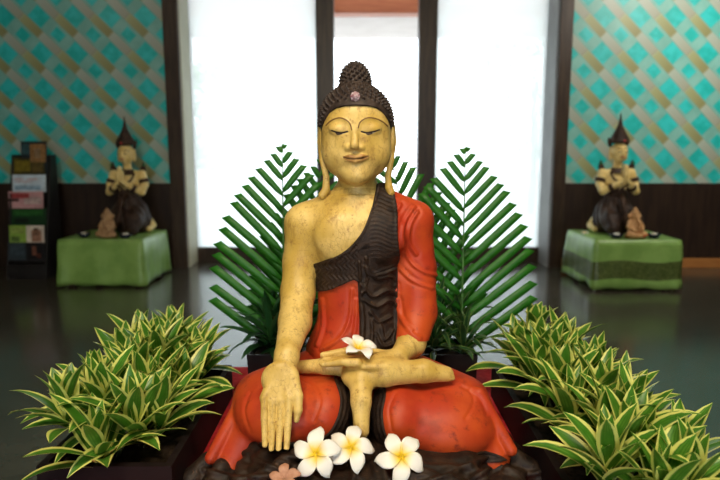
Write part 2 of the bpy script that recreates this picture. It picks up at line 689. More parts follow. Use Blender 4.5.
def torso(g, i=0.0):
    p = px(1.6)
    k = 0.05
    g.minpad = .07
    g.ell(W(357, 240, 1.60), (46 * p + i, .088 + i, 46 * p + i), 0)
    g.ell(W(358, 222, 1.605), (58 * p + i, .066 + i, 26 * p + i), k)
    g.ell(W(357, 300, 1.60), (38 * p + i, .080 + i, 62 * p + i), k)
    g.ell(W(357, 352, 1.585), (50 * p + i, .100 + i, 38 * p + i), k)
    g.ell(W(338, 236, 1.535), (20 * p + i, .020 + i, 18 * p + i), .035)
    g.ell(W(382, 236, 1.535), (20 * p + i, .020 + i, 18 * p + i), .035)
    for a, b in (((340, 200), (303, 221)), ((376, 198), (416, 217))):
        g.cone(W(*a, 1.61), W(*b, 1.61), 11 * p + i, 13 * p + i, .03)
    g.cone(W(357, 203, 1.612), W(357, 172, 1.598), 20 * p + i, 17.5 * p + i, .03)
    g.minpad = 0.0


def left_arm(g, i=0.0, full=True):
    p = px(1.58)
    pts = [W(412, 226, 1.612), W(417, 270, 1.605), W(418, 312, 1.575), W(411, 343, 1.52)]
    rs = [18 * p, 17 * p, 16.5 * p, 14 * p]
    if full:
        pts += [W(398, 357, 1.445), W(382, 360, 1.42)]
        rs += [9.0 * px(1.46), 7.5 * px(1.43)]
    g.chain(pts, [r + i for r in rs], .012, first=.035)
    g.cone(W(401, 258, 1.605), W(402, 322, 1.585), 12 * p + i, 12 * p + i, .015)


# ---- body: one continuous surface
G = Grid((-.27, 1.20, .66), (.24, 1.72, 1.53), .002)
torso(G)
p = px(1.57)
# arm that reaches down over the knee
arm = [W(304, 225, 1.612), W(300, 262, 1.60), W(298, 292, 1.57), W(295, 322, 1.495), W(287, 352, 1.385)]
G.chain(arm, [18.5 * p, 17 * p, 17 * p, 16.5 * px(1.49), 12.2 * px(1.39)], .012, first=.04)
q = px(1.30)
kn = [(264.5, 398), (272.8, 401), (281.2, 401), (289.2, 398)]
tips = [(264.8, 445, 1.252), (271.4, 449.5, 1.250), (278.4, 452, 1.250), (286.2, 454.5, 1.252)]
for (a, b) in kn:
    G.cone(W(287, 356, 1.375), W(a, b, 1.302), 10.5 * px(1.37), 5.2 * q, .012)
G.ell(W(279, 380, 1.335), (19 * q, .016, 20 * q), .012)
for (a, b), (c, d, y) in zip(kn, tips):
    m1 = W(a + (c - a) * .45, b + (d - b) * .45, 1.280)
    G.chain([W(a, b, 1.300), m1, W(c, d, y)], [4.2 * q, 3.95 * q, 2.8 * q], .0015, first=.003)
th = [W(292, 375, 1.335), W(298, 396, 1.305), W(298.2, 410, 1.293), W(296.5, 420, 1.288)]
G.chain(th, [7 * q, 5.2 * q, 4.4 * q, 3.0 * q], .004, first=.010)
# arm in the robe, its hand lying palm up in the lap
left_arm(G)
r = px(1.42)
G.ell(W(372, 362, 1.405), (27 * r, .042, 7.0 * r), .014)
for (y0, y1, x1, v0, v1) in ((1.372, 1.372, 323, 363.5, 366), (1.392, 1.396, 321.5, 362.5, 364.5), (1.413, 1.420, 325, 361.5, 361.5), (1.433, 1.443, 331, 360.5, 359)):
    G.chain([W(357, v0 - .5, y0), W(342, v0 - 1.5, (y0 + y1) / 2), W(x1, v1 - 1.5, y1)], [4.8 * r, 4.3 * r, 3.1 * r], .002, first=.006)
G.chain([W(386, 356, 1.445), W(366, 351, 1.462), W(350, 350.5, 1.455), W(323, 355, 1.437)], [6 * r, 4.6 * r, 4.2 * r, 3.2 * r], .004, first=.01)
# crossed feet under the hand and the shin between the knees
G.cone(W(372, 370, 1.50), W(357, 350, 1.56), .05, .06, .02)
G.chain([W(296, 367, 1.455), W(326, 366, 1.44), W(366, 372, 1.43)], [6.5 * r, 8.0 * r, 9 * r], .012, first=.01)
G.chain([W(352, 376, 1.40), W(385, 373, 1.395), W(424, 371, 1.42), W(446, 374, 1.43)], [11 * r, 13 * r, 11.5 * r, 8 * r], .012, first=.012)
for kx, kv in ((436, 369), (442, 371), (447, 374), (451, 377.5)):
    G.ell(W(kx, kv, 1.425), (4.2 * r, .012, 3.2 * r), .004)
G.chain([W(361, 382, 1.385), W(361, 402, 1.345), W(361.5, 431, 1.315)], [12.5 * r, 9.5 * r, 7.5 * r], .012, first=.015)
# head
s = px(1.53)
G.ell(hp(356, 122, 0), (34.5 * s, .095, 38 * s), .012)
G.ell(hp(356, 147, .012), (33.5 * s, .080, 36 * s), .02)
G.ell(hp(356, 136, .030), (31 * s, .064, 44 * s), .02)
for u in (338.5, 374.5): G.ell(hp(u, 154, .030), (14.5 * s, .048, 17 * s), .02)
G.ell(hp(356.5, 174, .060), (14 * s, .030, 10.5 * s), .018)
# brow ridges and nose
browL = [(326.5, 125.5), (331, 121), (338.5, 118), (345, 119.2), (350, 123.5), (352, 130)]
browR = [(358, 128), (360.2, 122), (367, 118), (375, 118.6), (381.5, 121.3), (387, 126)]
G.chain([hp(355.3, 121, .088), hp(354.9, 133, .095), hp(354.3, 145.5, .107)], [2.8 * s, 2.8 * s, 4.2 * s], .004, first=.010)
for u in (349.3, 360.2): G.ell(hp(u, 147.6, .093), (4.2 * s, .010, 3.2 * s), .006)
# eyelids
for u in (339.5, 370):
    G.ell(hp(u, 129.0, .078), (10.5 * s, .018, 6.0 * s), .007)
# lips
G.chain([hp(343.5, 156.8, .086), hp(350, 156.6, .0945), hp(355.5, 157.4, .0965), hp(361.5, 156.2, .0945), hp(368.5, 156.3, .086)], [1.4 * s, 2.2 * s, 2.0 * s, 2.2 * s, 1.4 * s], .004, first=.006)
G.chain([hp(346.5, 159.6, .088), hp(355.5, 160.8, .0935), hp(365.5, 158.8, .088)], [1.4 * s, 2.4 * s, 1.4 * s], .003, first=.006)
# ears with long lobes
for sgn, P in ((-1, [(320.6, 128), (320.2, 142), (322.4, 160), (326.3, 177), (326.0, 190), (322.5, 195)]),
               (1, [(393.0, 127), (393.6, 142), (391.0, 160), (388.0, 177), (388.8, 187), (390.8, 192.5)])):
    u, v = P[0]
    G.ell(hp(u - sgn * 1.0, v + 11, -.012), (3.2 * s, .026, 19 * s), .004)
    G.chain([hp(a, b, -.010 + .004 * i) for i, (a, b) in enumerate(P)], [2.6 * s, 3.0 * s, 3.0 * s, 3.1 * s, 4.0 * s, 4.2 * s], .003, first=.004)

V, F = G.mesh()
N = vnormals(V, F)
u, v = proj(V)
front = (N[:, 1] < 0.2)
dsp = np.zeros(len(V))
neck = (np.abs(u - 357) < 26) & (V[:, 2] > 1.14)
for c in (187.5, 193.5):
    dsp -= neck * .0022 * np.exp(-((v - c + ((u - 357) / 22) ** 2 * -1.5) / 1.0) ** 2)
for P in (browL, browR):
    dsp += front * (V[:, 1] < 1.56) * .0016 * np.exp(-(line_sd(u, v, P) / 2.0) ** 2)
# lines cut into eyelids and between the lips
lidL = catmull([(331.5, 131.2), (336, 132.7), (341.5, 133.3), (347.5, 132.0)], 6)
lidR = catmull([(361.5, 132.0), (366.5, 133.2), (372, 132.6), (379.5, 130.5)], 6)
mouth = catmull([(343, 157.2), (349, 158.8), (355.5, 159.2), (362, 158.2), (369, 156)], 6)
for P, w_, a in ((lidL, 1.0, .0020), (lidR, 1.0, .0020), (mouth, .9, .0022)):
    dsp -= front * (V[:, 1] < 1.56) * a * np.exp(-(line_sd(u, v, P) / w_) ** 2)
V = V + N * dsp[:, None]
BODY = mesh_obj('body', V, F, M_gold, statue, origin=SO)
BV, BN, BF = V, vnormals(V, F), F


def patch(name, src, g, mat, t, depth=.003, parent=None, nmin=60):
    Vp, Np, Fp = clip(src[0], src[1], src[2], g)
    Vp, Np, Fp = biggest(Vp, Np, Fp, nmin)
    tt = t(Vp, Np) if callable(t) else t
    Vs, Fs = shell(Vp, Np, Fp, tt, depth)
    return mesh_obj(name, Vs, Fs, mat, parent or statue, origin=SO)


hd = (BV[:, 1] < 1.56) & (BV[:, 2] > 1.2)
hsel = np.where(hd, 0.0, -50.0)
for P in (browL, browR):
    patch('eyebrow', (BV, BN, BF), .62 - line_sd(u, v, catmull(P, 6)) + hsel, M_brow, .0004)
for P in (lidL, lidR):
    e_ = patch('eye', (BV, BN, BF), poly_sd(u, v, catmull([P[0], (P[0] + P[9]) / 2 + (0, -.5), P[9] + (0, -.9), P[-1], P[9] + (0, 1.9), (P[0] + P[9]) / 2 + (0, 1.0)], 5, True)) + hsel, M_eyewhite, .0003)
    patch('pupil', (BV, BN, BF), np.minimum(poly_sd(u, v, catmull([P[0], (P[0] + P[9]) / 2 + (0, -.5), P[9] + (0, -.9), P[-1], P[9] + (0, 1.9), (P[0] + P[9]) / 2 + (0, 1.0)], 5, True)), 3.3 - np.abs(u - P[9][0])) + hsel, M_eye, .0007, parent=e_, nmin=20)
    patch('lash_line', (BV, BN, BF), .8 - line_sd(u, v, P + (0, -.5)) + hsel, M_eye, .0008, nmin=20)
patch('mouth_line', (BV, BN, BF), .55 - line_sd(u, v, mouth) + hsel, M_brow, .0009, nmin=20)
patch('lips', (BV, BN, BF), poly_sd(u, v, catmull([(342.5, 157.2), (349, 154.6), (355.5, 155.8), (362, 154.2), (369.5, 156), (364, 160.4), (356, 162.6), (348, 161)], 5, True)) + hsel, M_lips, .0003)

# ---- hair with rows of curls
g = Grid(tuple(hp(312, 145, 0) - Vector((0, .13, 0))), tuple(hp(402, 56, 0) + Vector((0, .14, 0))), .0016)
hc = hp(356, 122, 0)
hr = np.array((36.0 * s, .104, 36.5 * s))
g.ell(hc, hr, 0)
tc_ = hp(355.3, 84, -.012)
tr_ = np.array((14.5 * s, .040, 20 * s))
g.ell(hp(355.5, 95, -.01), (21 * s, .058, 12 * s), .02)
g.ell(tc_, tr_, .012)
rnd = random.Random(3)
HLX, HLY = [318, 321.5, 324, 329, 336, 345, 356, 367, 376, 383, 388.5, 391, 394], [140, 131, 121, 112, 107.5, 105.2, 104.6, 105.2, 107, 111.5, 119.5, 128, 138]


def curls(c, r, vmax, n, rad):
    ga = PI * (3 - 5 ** .5)
    for i in range(n):
        z = 1 - (i + .5) / n * 1.25
        rr = math.sqrt(max(0, 1 - z * z))
        P = Vector((c[0] + r[0] * rr * math.cos(ga * i), c[1] + r[1] * rr * math.sin(ga * i), c[2] + r[2] * z))
        if vmax and P[1] < HY and proj([P])[1][0] > np.interp(proj([P])[0][0], HLX, HLY) - vmax: continue
        nr = Vector(((P[0] - c[0]) / r[0] ** 2, (P[1] - c[1]) / r[1] ** 2, (P[2] - c[2]) / r[2] ** 2)).normalized()
        g.cone(P, P + nr * rad * 1.25, rad, rad * .45, .001)


curls(hc, hr, 5, 470, 1.75 * s)
curls(tc_, tr_, 0, 130, 1.75 * s)
Vh, Fh = g.mesh()
Nh = vnormals(Vh, Fh)
uh, vh = proj(Vh)
# hair line: an arch over the forehead, down to the ears and nape
hairline = np.interp(uh, HLX, HLY)
gh = np.where(Vh[:, 1] < HY + .0, hairline - vh, 140 - vh)
Vc, Nc, Fc = clip(Vh, Nh, Fh, gh)
Vc, Nc, Fc = biggest(Vc, Nc, Fc, 500)
band = np.where((Vc[:, 1] < HY), np.exp(-((np.interp(proj(Vc)[0], HLX, HLY) - proj(Vc)[1]) / 3.0) ** 2), 0)
Vs, Fs = shell(Vc, Nc, Fc, .0005 + .001 * band, .006)
HAIR = mesh_obj('hair', Vs, Fs, M_hair, statue, origin=SO)
# flower-shaped ornament on the hair above the forehead
jc = hp(355.2, 96.5, .0935)
jp = []
for k in range(8):
    a = 2 * PI * k / 8
    jp.append((jc.x + 3.0 * s * math.cos(a), jc.y + .003, jc.z + 3.0 * s * math.sin(a)))
gj = Grid(tuple(jc - Vector((.02, .02, .02))), tuple(jc + Vector((.02, .02, .02))), .0008)
gj.ell(jc, (3.0 * s, .006, 3.0 * s), 0)
for q_ in jp: gj.ell(q_, (1.9 * s, .005, 1.9 * s), .0008)
Vj, Fj = gj.mesh()
mesh_obj('hair_ornament', Vj, Fj, M_jewel, HAIR, origin=SO)

# ---- red robe on the torso and sleeve
G = Grid((-.18, 1.36, .70), (.24, 1.74, 1.24), .0025)
torso(G, .004)
left_arm(G, .005, full=False)
V, F = G.mesh()
N = vnormals(V, F)
u, v = proj(V)
robe_poly = [(383, 184), (394, 191), (420, 196), (470, 200), (470, 330), (440, 338), (424, 341.5), (410, 341), (397, 336), (397, 372), (345, 378), (285, 372), (285, 290), (319, 283), (345, 275), (365, 240), (376, 205)]
g = poly_sd(u, v, robe_poly)
arcs = [[(400, 205), (392, 222), (391, 245), (397, 264), (412, 280), (432, 288)],
        [(414, 207), (404, 224), (403, 244), (411, 262), (424, 272), (436, 275)],
        [(417, 212), (410, 226), (409, 242), (416, 254)],
        [(396, 285), (398, 312), (408, 330), (420, 338)],
        [(398, 300), (402, 318), (412, 330)],
        [(352, 290), (350, 318), (340, 338), (322, 350)], [(356, 300), (355, 330), (348, 350)], [(322, 300), (323, 325), (317, 345)]]


def robe_t(Vp, Np):
    uu, vv = proj(Vp)
    t = np.full(len(Vp), .001)
    for P in arcs:
        d = line_sd(uu, vv, catmull(P, 8))
        t += .0030 * np.exp(-(d / 1.6) ** 2) - .0016 * np.exp(-((d - 3.4) / 1.6) ** 2)
    fr = Np[:, 1] < .1
    t = np.clip(t, -.003, .004)
    return np.where(fr, t, .001)


patch('robe', (V, N, F), g, M_red, robe_t, .006, nmin=400)

# ---- dark sash across the chest with its hanging panel
G = Grid((-.16, 1.36, .74), (.16, 1.74, 1.24), .002)
torso(G, .009)
left_arm(G, .006, full=False)
V, F = G.mesh()
N = vnormals(V, F)
u, v = proj(V)
band = list(map(tuple, catmull([(378.5, 183), (375.5, 195), (371, 210), (365, 226), (358, 238), (347, 250), (332, 259), (313, 264)], 6))) + \
    list(map(tuple, catmull([(311, 291), (326, 291), (342, 285), (354, 280), (362, 284), (372, 276), (384, 270), (398.5, 262), (397.5, 235), (397, 210), (393, 190), (388, 183)], 6)))
g1 = np.where(V[:, 1] < 1.625, poly_sd(u, v, band), -20)


def sash_t(Vp, Np):
    uu, vv = proj(Vp)
    up = np.asarray(band)
    e = np.maximum(poly_sd(uu, vv, band), 0)
    t = .0015 + .0022 * np.exp(-((e - 1.2) / 1.2) ** 2)
    x = (uu - 385) / 9.0
    t += .0006 * np.sin((vv - 3.0 * np.sin(x * 1.5)) * 1.5) * ((uu > 370) & (vv < 258))
    t += .0010 * np.sin((uu + 2 * np.sin(vv * .6)) * 1.3) * (uu < 358)
    return t


patch('sash', (V, N, F), g1, M_sash, sash_t, .007, nmin=300)
hang = [(357.5, 252), (366, 243), (380, 246), (397.5, 255), (397.8, 290), (396.8, 330), (395.5, 349), (376, 352), (359, 350), (359.5, 320), (357.8, 285)]
g2 = np.where(V[:, 1] < 1.60, poly_sd(u, v, hang), -20)
folds = [[(364, 266), (370, 274), (384, 273), (394, 268)], [(368, 268), (376, 278), (391, 276), (395, 286)], [(362, 284), (372, 296), (386, 290), (396, 294)],
         [(364, 300), (376, 306), (388, 300), (396, 305)], [(362, 306), (364, 322), (362, 348)], [(370, 312), (378, 322), (390, 316)], [(371, 320), (372, 336), (369, 350)],
         [(380, 326), (384, 340), (392, 330)], [(376, 334), (382, 346), (392, 344)], [(366, 258), (367, 276), (363, 292)], [(359.5, 262), (361, 300), (361, 345)]]


def hang_t(Vp, Np):
    uu, vv = proj(Vp)
    t = np.full(len(Vp), .0015)
    for P in folds:
        d = line_sd(uu, vv, catmull(P, 8))
        t += .0075 * np.exp(-(d / 1.7) ** 2) - .002 * np.exp(-((d - 4) / 1.6) ** 2)
    return np.clip(t, .0005, .010)


patch('sash_panel', (V, N, F), g2, M_sash, hang_t, .009, nmin=300)

# ---- red robe over the crossed legs
KL, KR = W(286, 409, 1.42), W(441, 421, 1.43)


def legs(g, i=0.0):
    a = px(1.40)
    g.ell(KL, (54 * a + i, .118 + i, 36 * a + i), 0, Matrix.Rotation(math.radians(4), 3, 'Y'))
    g.ell(W(325, 410, 1.40), (28 * a + i, .100 + i, 33 * a + i), .03)
    g.ell(KR, (58 * a + i, .122 + i, 37.5 * a + i), 0, Matrix.Rotation(math.radians(6), 3, 'Y'))
    g.ell(W(397, 415, 1.41), (28 * a + i, .100 + i, 33 * a + i), .03)
    for A, B in (((325, 372), (262, 398)), ((392, 372), (462, 402))):
        g.cone(W(*A, 1.58), W(*B, 1.48), .075 + i, .070 + i, .04)
    g.cone(W(318, 392, 1.60), W(400, 392, 1.60), .10 + i, .10 + i, .03)
    # the robe falls from each knee in a pleated fan
    g.cone(W(262, 404, 1.46), W(232, 462, 1.40), 27 * a + i, 21 * a + i, .02)
    g.cone(W(456, 404, 1.46), W(490, 456, 1.40), 27 * a + i, 21 * a + i, .02)
    for A, B, r0, r1 in (((244, 398), (211, 458), 11, 8), ((250, 400), (224, 466), 11, 7), ((256, 406), (240, 470), 11, 7),
                         ((478, 394), (511, 450), 11, 8), ((472, 398), (499, 454), 11, 7), ((466, 406), (483, 456), 11, 7)):
        g.cone(W(*A, 1.43), W(*B, 1.372), r0 * .7 * a + i, r1 * .8 * a + i, .007)


G = Grid((-.42, 1.26, .55), (.42, 1.76, .93), .003)
legs(G)
V, F = G.mesh()
N = vnormals(V, F)
u, v = proj(V)
kfold = [[(300, 378), (314, 386), (320, 402), (314, 420)], [(250, 392), (244, 410), (250, 432)], [(395, 394), (389, 410), (392, 432)], [(462, 386), (480, 398), (487, 415)], [(466, 418), (474, 402), (470, 390)]]
dsp = np.zeros(len(V))
for P in kfold:
    dsp -= .0028 * np.exp(-(line_sd(u, v, catmull(P, 8)) / 1.7) ** 2) * (N[:, 1] < .3)
V = V + N * dsp[:, None]
LV = (V, vnormals(V, F), F)
mesh_obj('leg_robe', V, F, M_red, statue, origin=SO)
# dark borders of the robe along the shins
for poly in ([(333, 374), (343, 372), (352, 378), (354, 400), (355, 446), (262, 450), (256, 444), (268, 441), (300, 442), (324, 436), (336, 420), (340, 398)],
             [(384, 384), (376, 388), (370, 400), (366, 446), (372, 460), (500, 462), (486, 451), (466, 455), (430, 451), (400, 446), (387, 436), (383, 414), (386, 396)]):
    Pc = catmull(poly, 4, True)
    patch('robe_border', LV, np.where(LV[0][:, 1] < 1.46, poly_sd(u, v, Pc), -20), M_sash,
          lambda Vp, Np: .004 + .0012 * np.sin(line_sd(*proj(Vp), Pc) * 1.6), .004, nmin=80)

# ---- dark spread of cloth that the figure sits on
G = Grid((-.52, 1.03, .47), (.53, 1.95, .80), .004)
bx, by = .015, 1.475


def slab(X, Y, Z):
    rr = .058
    ang = np.arctan2(Y - by, X - bx)
    wav = 1 + .018 * np.sin(ang * 17) + .012 * np.sin(ang * 29 + 1)
    q_ = (np.sqrt(((X - bx) / .315) ** 2 + ((Y - by) / .36) ** 2) / wav - 1) * .315 + rr
    w_ = np.abs(Z - .561) - .061 + rr
    return np.sqrt(np.maximum(q_, 0) ** 2 + np.maximum(w_, 0) ** 2) + np.minimum(np.maximum(q_, w_), 0) - rr


G.add(slab, (-.49, 1.06, .5), (.5, 1.88, .70))


def slab_low(X, Y, Z):
    rr = .028
    ang = np.arctan2(Y - by, X - bx)
    wav = 1 + .03 * np.sin(ang * 13) + .015 * np.sin(ang * 29 + 1)
    q_ = (np.sqrt(((X - bx) / .405) ** 2 + ((Y - by) / .395) ** 2) / wav - 1) * .395 + rr
    w_ = np.abs(Z - .525) - .029 + rr
    return np.sqrt(np.maximum(q_, 0) ** 2 + np.maximum(w_, 0) ** 2) + np.minimum(np.maximum(q_, w_), 0) - rr


G.add(slab_low, (-.47, 1.05, .5), (.5, 1.92, .56), .015)
a = px(1.4)
# rippling hem lobes at both sides and ridges towards the front
for (x0, v0, y0, x1, v1, y1, r0, r1) in ((208, 462, 1.40, 192, 480, 1.37, 11, 12), (222, 468, 1.36, 212, 486, 1.32, 10, 12), (244, 466, 1.34, 240, 488, 1.28, 9, 11),
                                         (512, 456, 1.41, 538, 476, 1.38, 10, 12),  (497, 463, 1.38, 512, 484, 1.33, 10, 12), (300, 452, 1.28, 258, 482, 1.22, 7, 9),
                                         (376, 462, 1.26, 388, 490, 1.15, 6, 8), (440, 462, 1.32, 480, 478, 1.25, 9, 10), (400, 470, 1.22, 460, 486, 1.2, 6, 8)):
    G.cone(W(x0, v0, y0), W(x1, v1, y1), r0 * a, r1 * a, .012)
G.d = np.maximum(G.d, (.5005 - (G.lo[2] + G.h * np.arange(G.n[2])))[None, None, :].astype(np.float32))
V, F = G.mesh()
N = vnormals(V, F)
u, v = proj(V)
fold = np.zeros(len(V))
for P in ([(225, 446), (262, 456), (300, 468), (330, 490)], [(236, 452), (280, 470), (306, 492)], [(336, 442), (322, 460), (300, 476)], [(372, 446), (384, 470), (388, 492)],
          [(490, 456), (450, 474), (400, 490)], [(500, 462), (470, 480), (440, 494)], [(384, 452), (420, 466), (470, 466)], [(352, 440), (354, 470), (350, 492)],
          [(262, 452), (300, 458), (330, 452)], [(205, 470), (235, 478), (270, 476)], [(505, 468), (530, 474), (545, 470)]):
    d = line_sd(u, v, catmull(P, 8))
    fold += .0055 * np.exp(-(d / 2.2) ** 2) - .003 * np.exp(-((d - 5) / 2.2) ** 2)
V = V + N * ((.0030 * wob(V, 30) + np.clip(fold, -.006, .008)) * (V[:, 2] > .53))[:, None]
mesh_obj('robe_hem', V, F, M_hem, statue, origin=SO)
# ------------------------------------------------------------------ plants and flowers
def copy_thing(root, loc=None, rz=None, label=None, group=None):
    c = root.copy()
    COL.objects.link(c)
    if loc is not None: c.location = loc
    if rz is not None: c.rotation_euler = (0, 0, rz)
    if label: c['label'] = label
    if group: c['group'] = group
    for ch in list(root.children):
        if ch.name.startswith('copy'): continue
        d = ch.copy()
        COL.objects.link(d)
        d.parent = c
        for gch in list(ch.children):
            e = gch.copy()
            COL.objects.link(e)
            e.parent = d
    return c


def blade(V, F, UV, base, az, el, L, wd, bend, seg=8, fold=.25, twist=0.0, tip=1.0):
    """one lance-shaped leaf with a real keel, appended to lists"""
    p = Vector(base)
    o = len(V)
    for i in range(seg + 1):
        t = i / seg
        e = el - bend * t * t
        d = Vector((math.cos(az) * math.cos(e), math.sin(az) * math.cos(e), math.sin(e)))
        side = Vector((-math.sin(az), math.cos(az), 0))
        up = side.cross(d) * -1
        tw = twist * t
        side, up = side * math.cos(tw) + up * math.sin(tw), up * math.cos(tw) - side * math.sin(tw)
        prof = (math.sin(PI * min(1, (t * .86 + .14)) ** 1.05) ** .85) if t < 1 else 0
        w = max(wd * .5 * prof * (tip if t > .5 else 1), wd * .015)
        for k, u in enumerate((-1, -.5, 0, .5, 1)):
            V.append(p + side * (u * w) + up * (abs(u) * w * fold))
            UV.append(((u + 1) / 2, t))
        p = p + d * (L / seg)
    for i in range(seg):
        for k in range(4):
            a = o + i * 5 + k
            F.append((a, a + 1, a + 6, a + 5))


def rosette(rnd, base, n, L, wd, el0=85, el1=20, bend=(20, 62), lists=None):
    V, F, UV = lists
    ga = PI * (3 - 5 ** .5)
    ph = rnd.uniform(0, 6)
    for i in range(n):
        t = i / (n - 1)
        el = math.radians(el0 + (el1 - el0) * t ** 1.1 + rnd.uniform(-9, 9))
        b = Vector(base) + Vector((0, 0, -.055 * t))
        Li = L * rnd.uniform(.8, 1.1) * (.72 + .38 * min(1, t * 2))
        blade(V, F, UV, b, ph + ga * i + rnd.uniform(-.25, .25), el, Li, wd * rnd.uniform(.85, 1.12), math.radians(rnd.uniform(*bend)) * (.4 + .8 * t), twist=rnd.uniform(-.5, .5), fold=rnd.uniform(.15, .4))


# planter troughs on the floor beside the plinth
def trough(name, label, x0, x1, y0, y1, z):
    cx, cy = (x0 + x1) / 2, (y0 + y1) / 2
    z -= PZ
    t = thing(name, label, 'planter', (cx, cy, PZ), group='planter troughs beside the statue')
    hx, hy = (x1 - x0) / 2, (y1 - y0) / 2
    bm = bmesh.new()
    th = .018
    add_box(bm, (-hx, -hy, 0), (-hx + th, hy, z))
    add_box(bm, (hx - th, -hy, 0), (hx, hy, z))
    add_box(bm, (-hx + th, -hy, 0), (hx - th, -hy + th, z))
    add_box(bm, (-hx + th, hy - th, 0), (hx - th, hy, z))
    add_box(bm, (-hx + th, -hy + th, .004), (hx - th, hy - th, .016))
    bm_obj('trough_box', bm, M_trough, t)
    n = 24
    V, F = [], []
    rr = random.Random(5)
    for j in range(n + 1):
        for i in range(9):
            V.append((-hx + th + (2 * hx - 2 * th) * i / 8, -hy + th + (2 * hy - 2 * th) * j / n, z - .035 + rr.uniform(-.006, .006)))
    for j in range(n):
        for i in range(8): F.append((j * 9 + i, j * 9 + i + 1, j * 9 + i + 10, j * 9 + i + 9))
    m = len(V)
    V += [(-hx + th, -hy + th, z - .08), (hx - th, -hy + th, z - .08), (hx - th, hy - th, z - .08), (-hx + th, hy - th, z - .08)]
    F.append((m + 3, m + 2, m + 1, m))
    mesh_obj('soil', V, F, M_soil, t)
    return t


TZ = .61
PZ = .5025
trough('planter_trough', 'long black planter trough on the brochure rack side of the statue', -.735, -.428, 1.27, 1.92, TZ)
trough('planter_trough', 'long black planter trough on the patterned tablecloth side of the statue', .440, .750, 1.04, 1.92, TZ)


def song_plant(rnd, x, y, lab, grp, spots, L, wd, n):
    t = thing('variegated_dracaena', lab, 'plant', (x, y, TZ - .035), group=grp)
    lists = ([], [], [])
    stems = []
    for (dx, dy, h) in spots:
        rosette(rnd, (dx, dy, h), n, L, wd, lists=lists)
        stems.append(tube([(dx * .35, dy * .35, -.01), (dx * .7, dy * .7, h * .5), (dx, dy, h + .01)], [.006, .005, .004], 6))
    V, F, UV = lists
    mesh_obj('foliage', V, F, M_song, t, uvs=UV)
    for sv, sf in stems: mesh_obj('stem', sv, sf, M_stem, t)
    return t


ORD = ['closest to the camera', 'second from the camera end', 'third from the camera end', 'fourth from the camera end', 'fifth from the camera end', 'sixth from the camera end', 'at the window end']
for side, (xa, xb, ya, yb, word) in enumerate(((-.70, -.50, 1.36, 1.88, 'brochure rack'), (.50, .71, 1.13, 1.88, 'patterned tablecloth'))):
    rnd = random.Random(11 + side)
    N_ = 7
    for i in range(N_):
        t = i / (N_ - 1)
        y = ya + (yb - ya) * t
        x = (xa + xb) / 2 + (.022 if i % 2 else -.022)
        spots = [(-.078 + rnd.uniform(-.015, .015), rnd.uniform(-.03, .03), .105 + rnd.uniform(-.02, .03)),
                 (.078 + rnd.uniform(-.015, .015), rnd.uniform(-.03, .03), .095 + rnd.uniform(-.02, .03)),
                 (rnd.uniform(-.03, .03), .055 + rnd.uniform(-.02, .02), .115 + rnd.uniform(-.01, .02)),
                 (rnd.uniform(-.04, .04), -.05 + rnd.uniform(-.02, .02), .085 + rnd.uniform(-.02, .02))]
        song_plant(rnd, x, y, f'yellow edged plant {ORD[i]} in the trough on the {word} side', f'variegated plants in the {word} side trough', spots, .158, .046, 17)

# red covered plinth under the statue
pl = thing('plinth', 'wide dark plinth under the red cloth, carrying the statue and both troughs', 'plinth', (.01, 1.63, 0))
bm_obj('plinth_box', add_box(bmesh.new(), (-.755, -.62, 0), (.755, .565, .4955)), M_plinth, pl, bevel=.004)
# cloth lying on the plinth
V, F = [], []
nx, ny = 40, 50
rr = random.Random(2)
for j in range(ny + 1):
    for i in range(nx + 1):
        V.append((-.757 + 1.514 * i / nx, -.622 + 1.19 * j / ny, .5000 + .0012 * math.sin(i * 1.7 + j * .6) * math.sin(j * .9)))
for j in range(ny):
    for i in range(nx):
        a = j * (nx + 1) + i
        F.append((a, a + 1, a + nx + 2, a + nx + 1))
rim = [i for i in range(nx + 1)] + [j * (nx + 1) + nx for j in range(1, ny + 1)] + [ny * (nx + 1) + i for i in range(nx - 1, -1, -1)] + [j * (nx + 1) for j in range(ny - 1, 0, -1)]
o0 = len(V)
for k, a in enumerate(rim):
    x, y, z = V[a]
    V.append((x * 1.006, y + (.004 if y > 0 else -.004) * (abs(y) > .55), .4967 + .0003 * math.sin(k * .9)))
for k in range(len(rim)):
    k2 = (k + 1) % len(rim)
    F.append((rim[k], o0 + k, o0 + k2, rim[k2]))
cl = mesh_obj('red_cloth', V, F, M_redcloth, None)
cl.location = (.01, 1.63, 0)
sol = cl.modifiers.new('thick', 'SOLIDIFY')
sol.thickness = .004
sol.offset = -1
tag(cl, 'red cloth spread over the plinth, showing between pots and troughs', 'cloth')


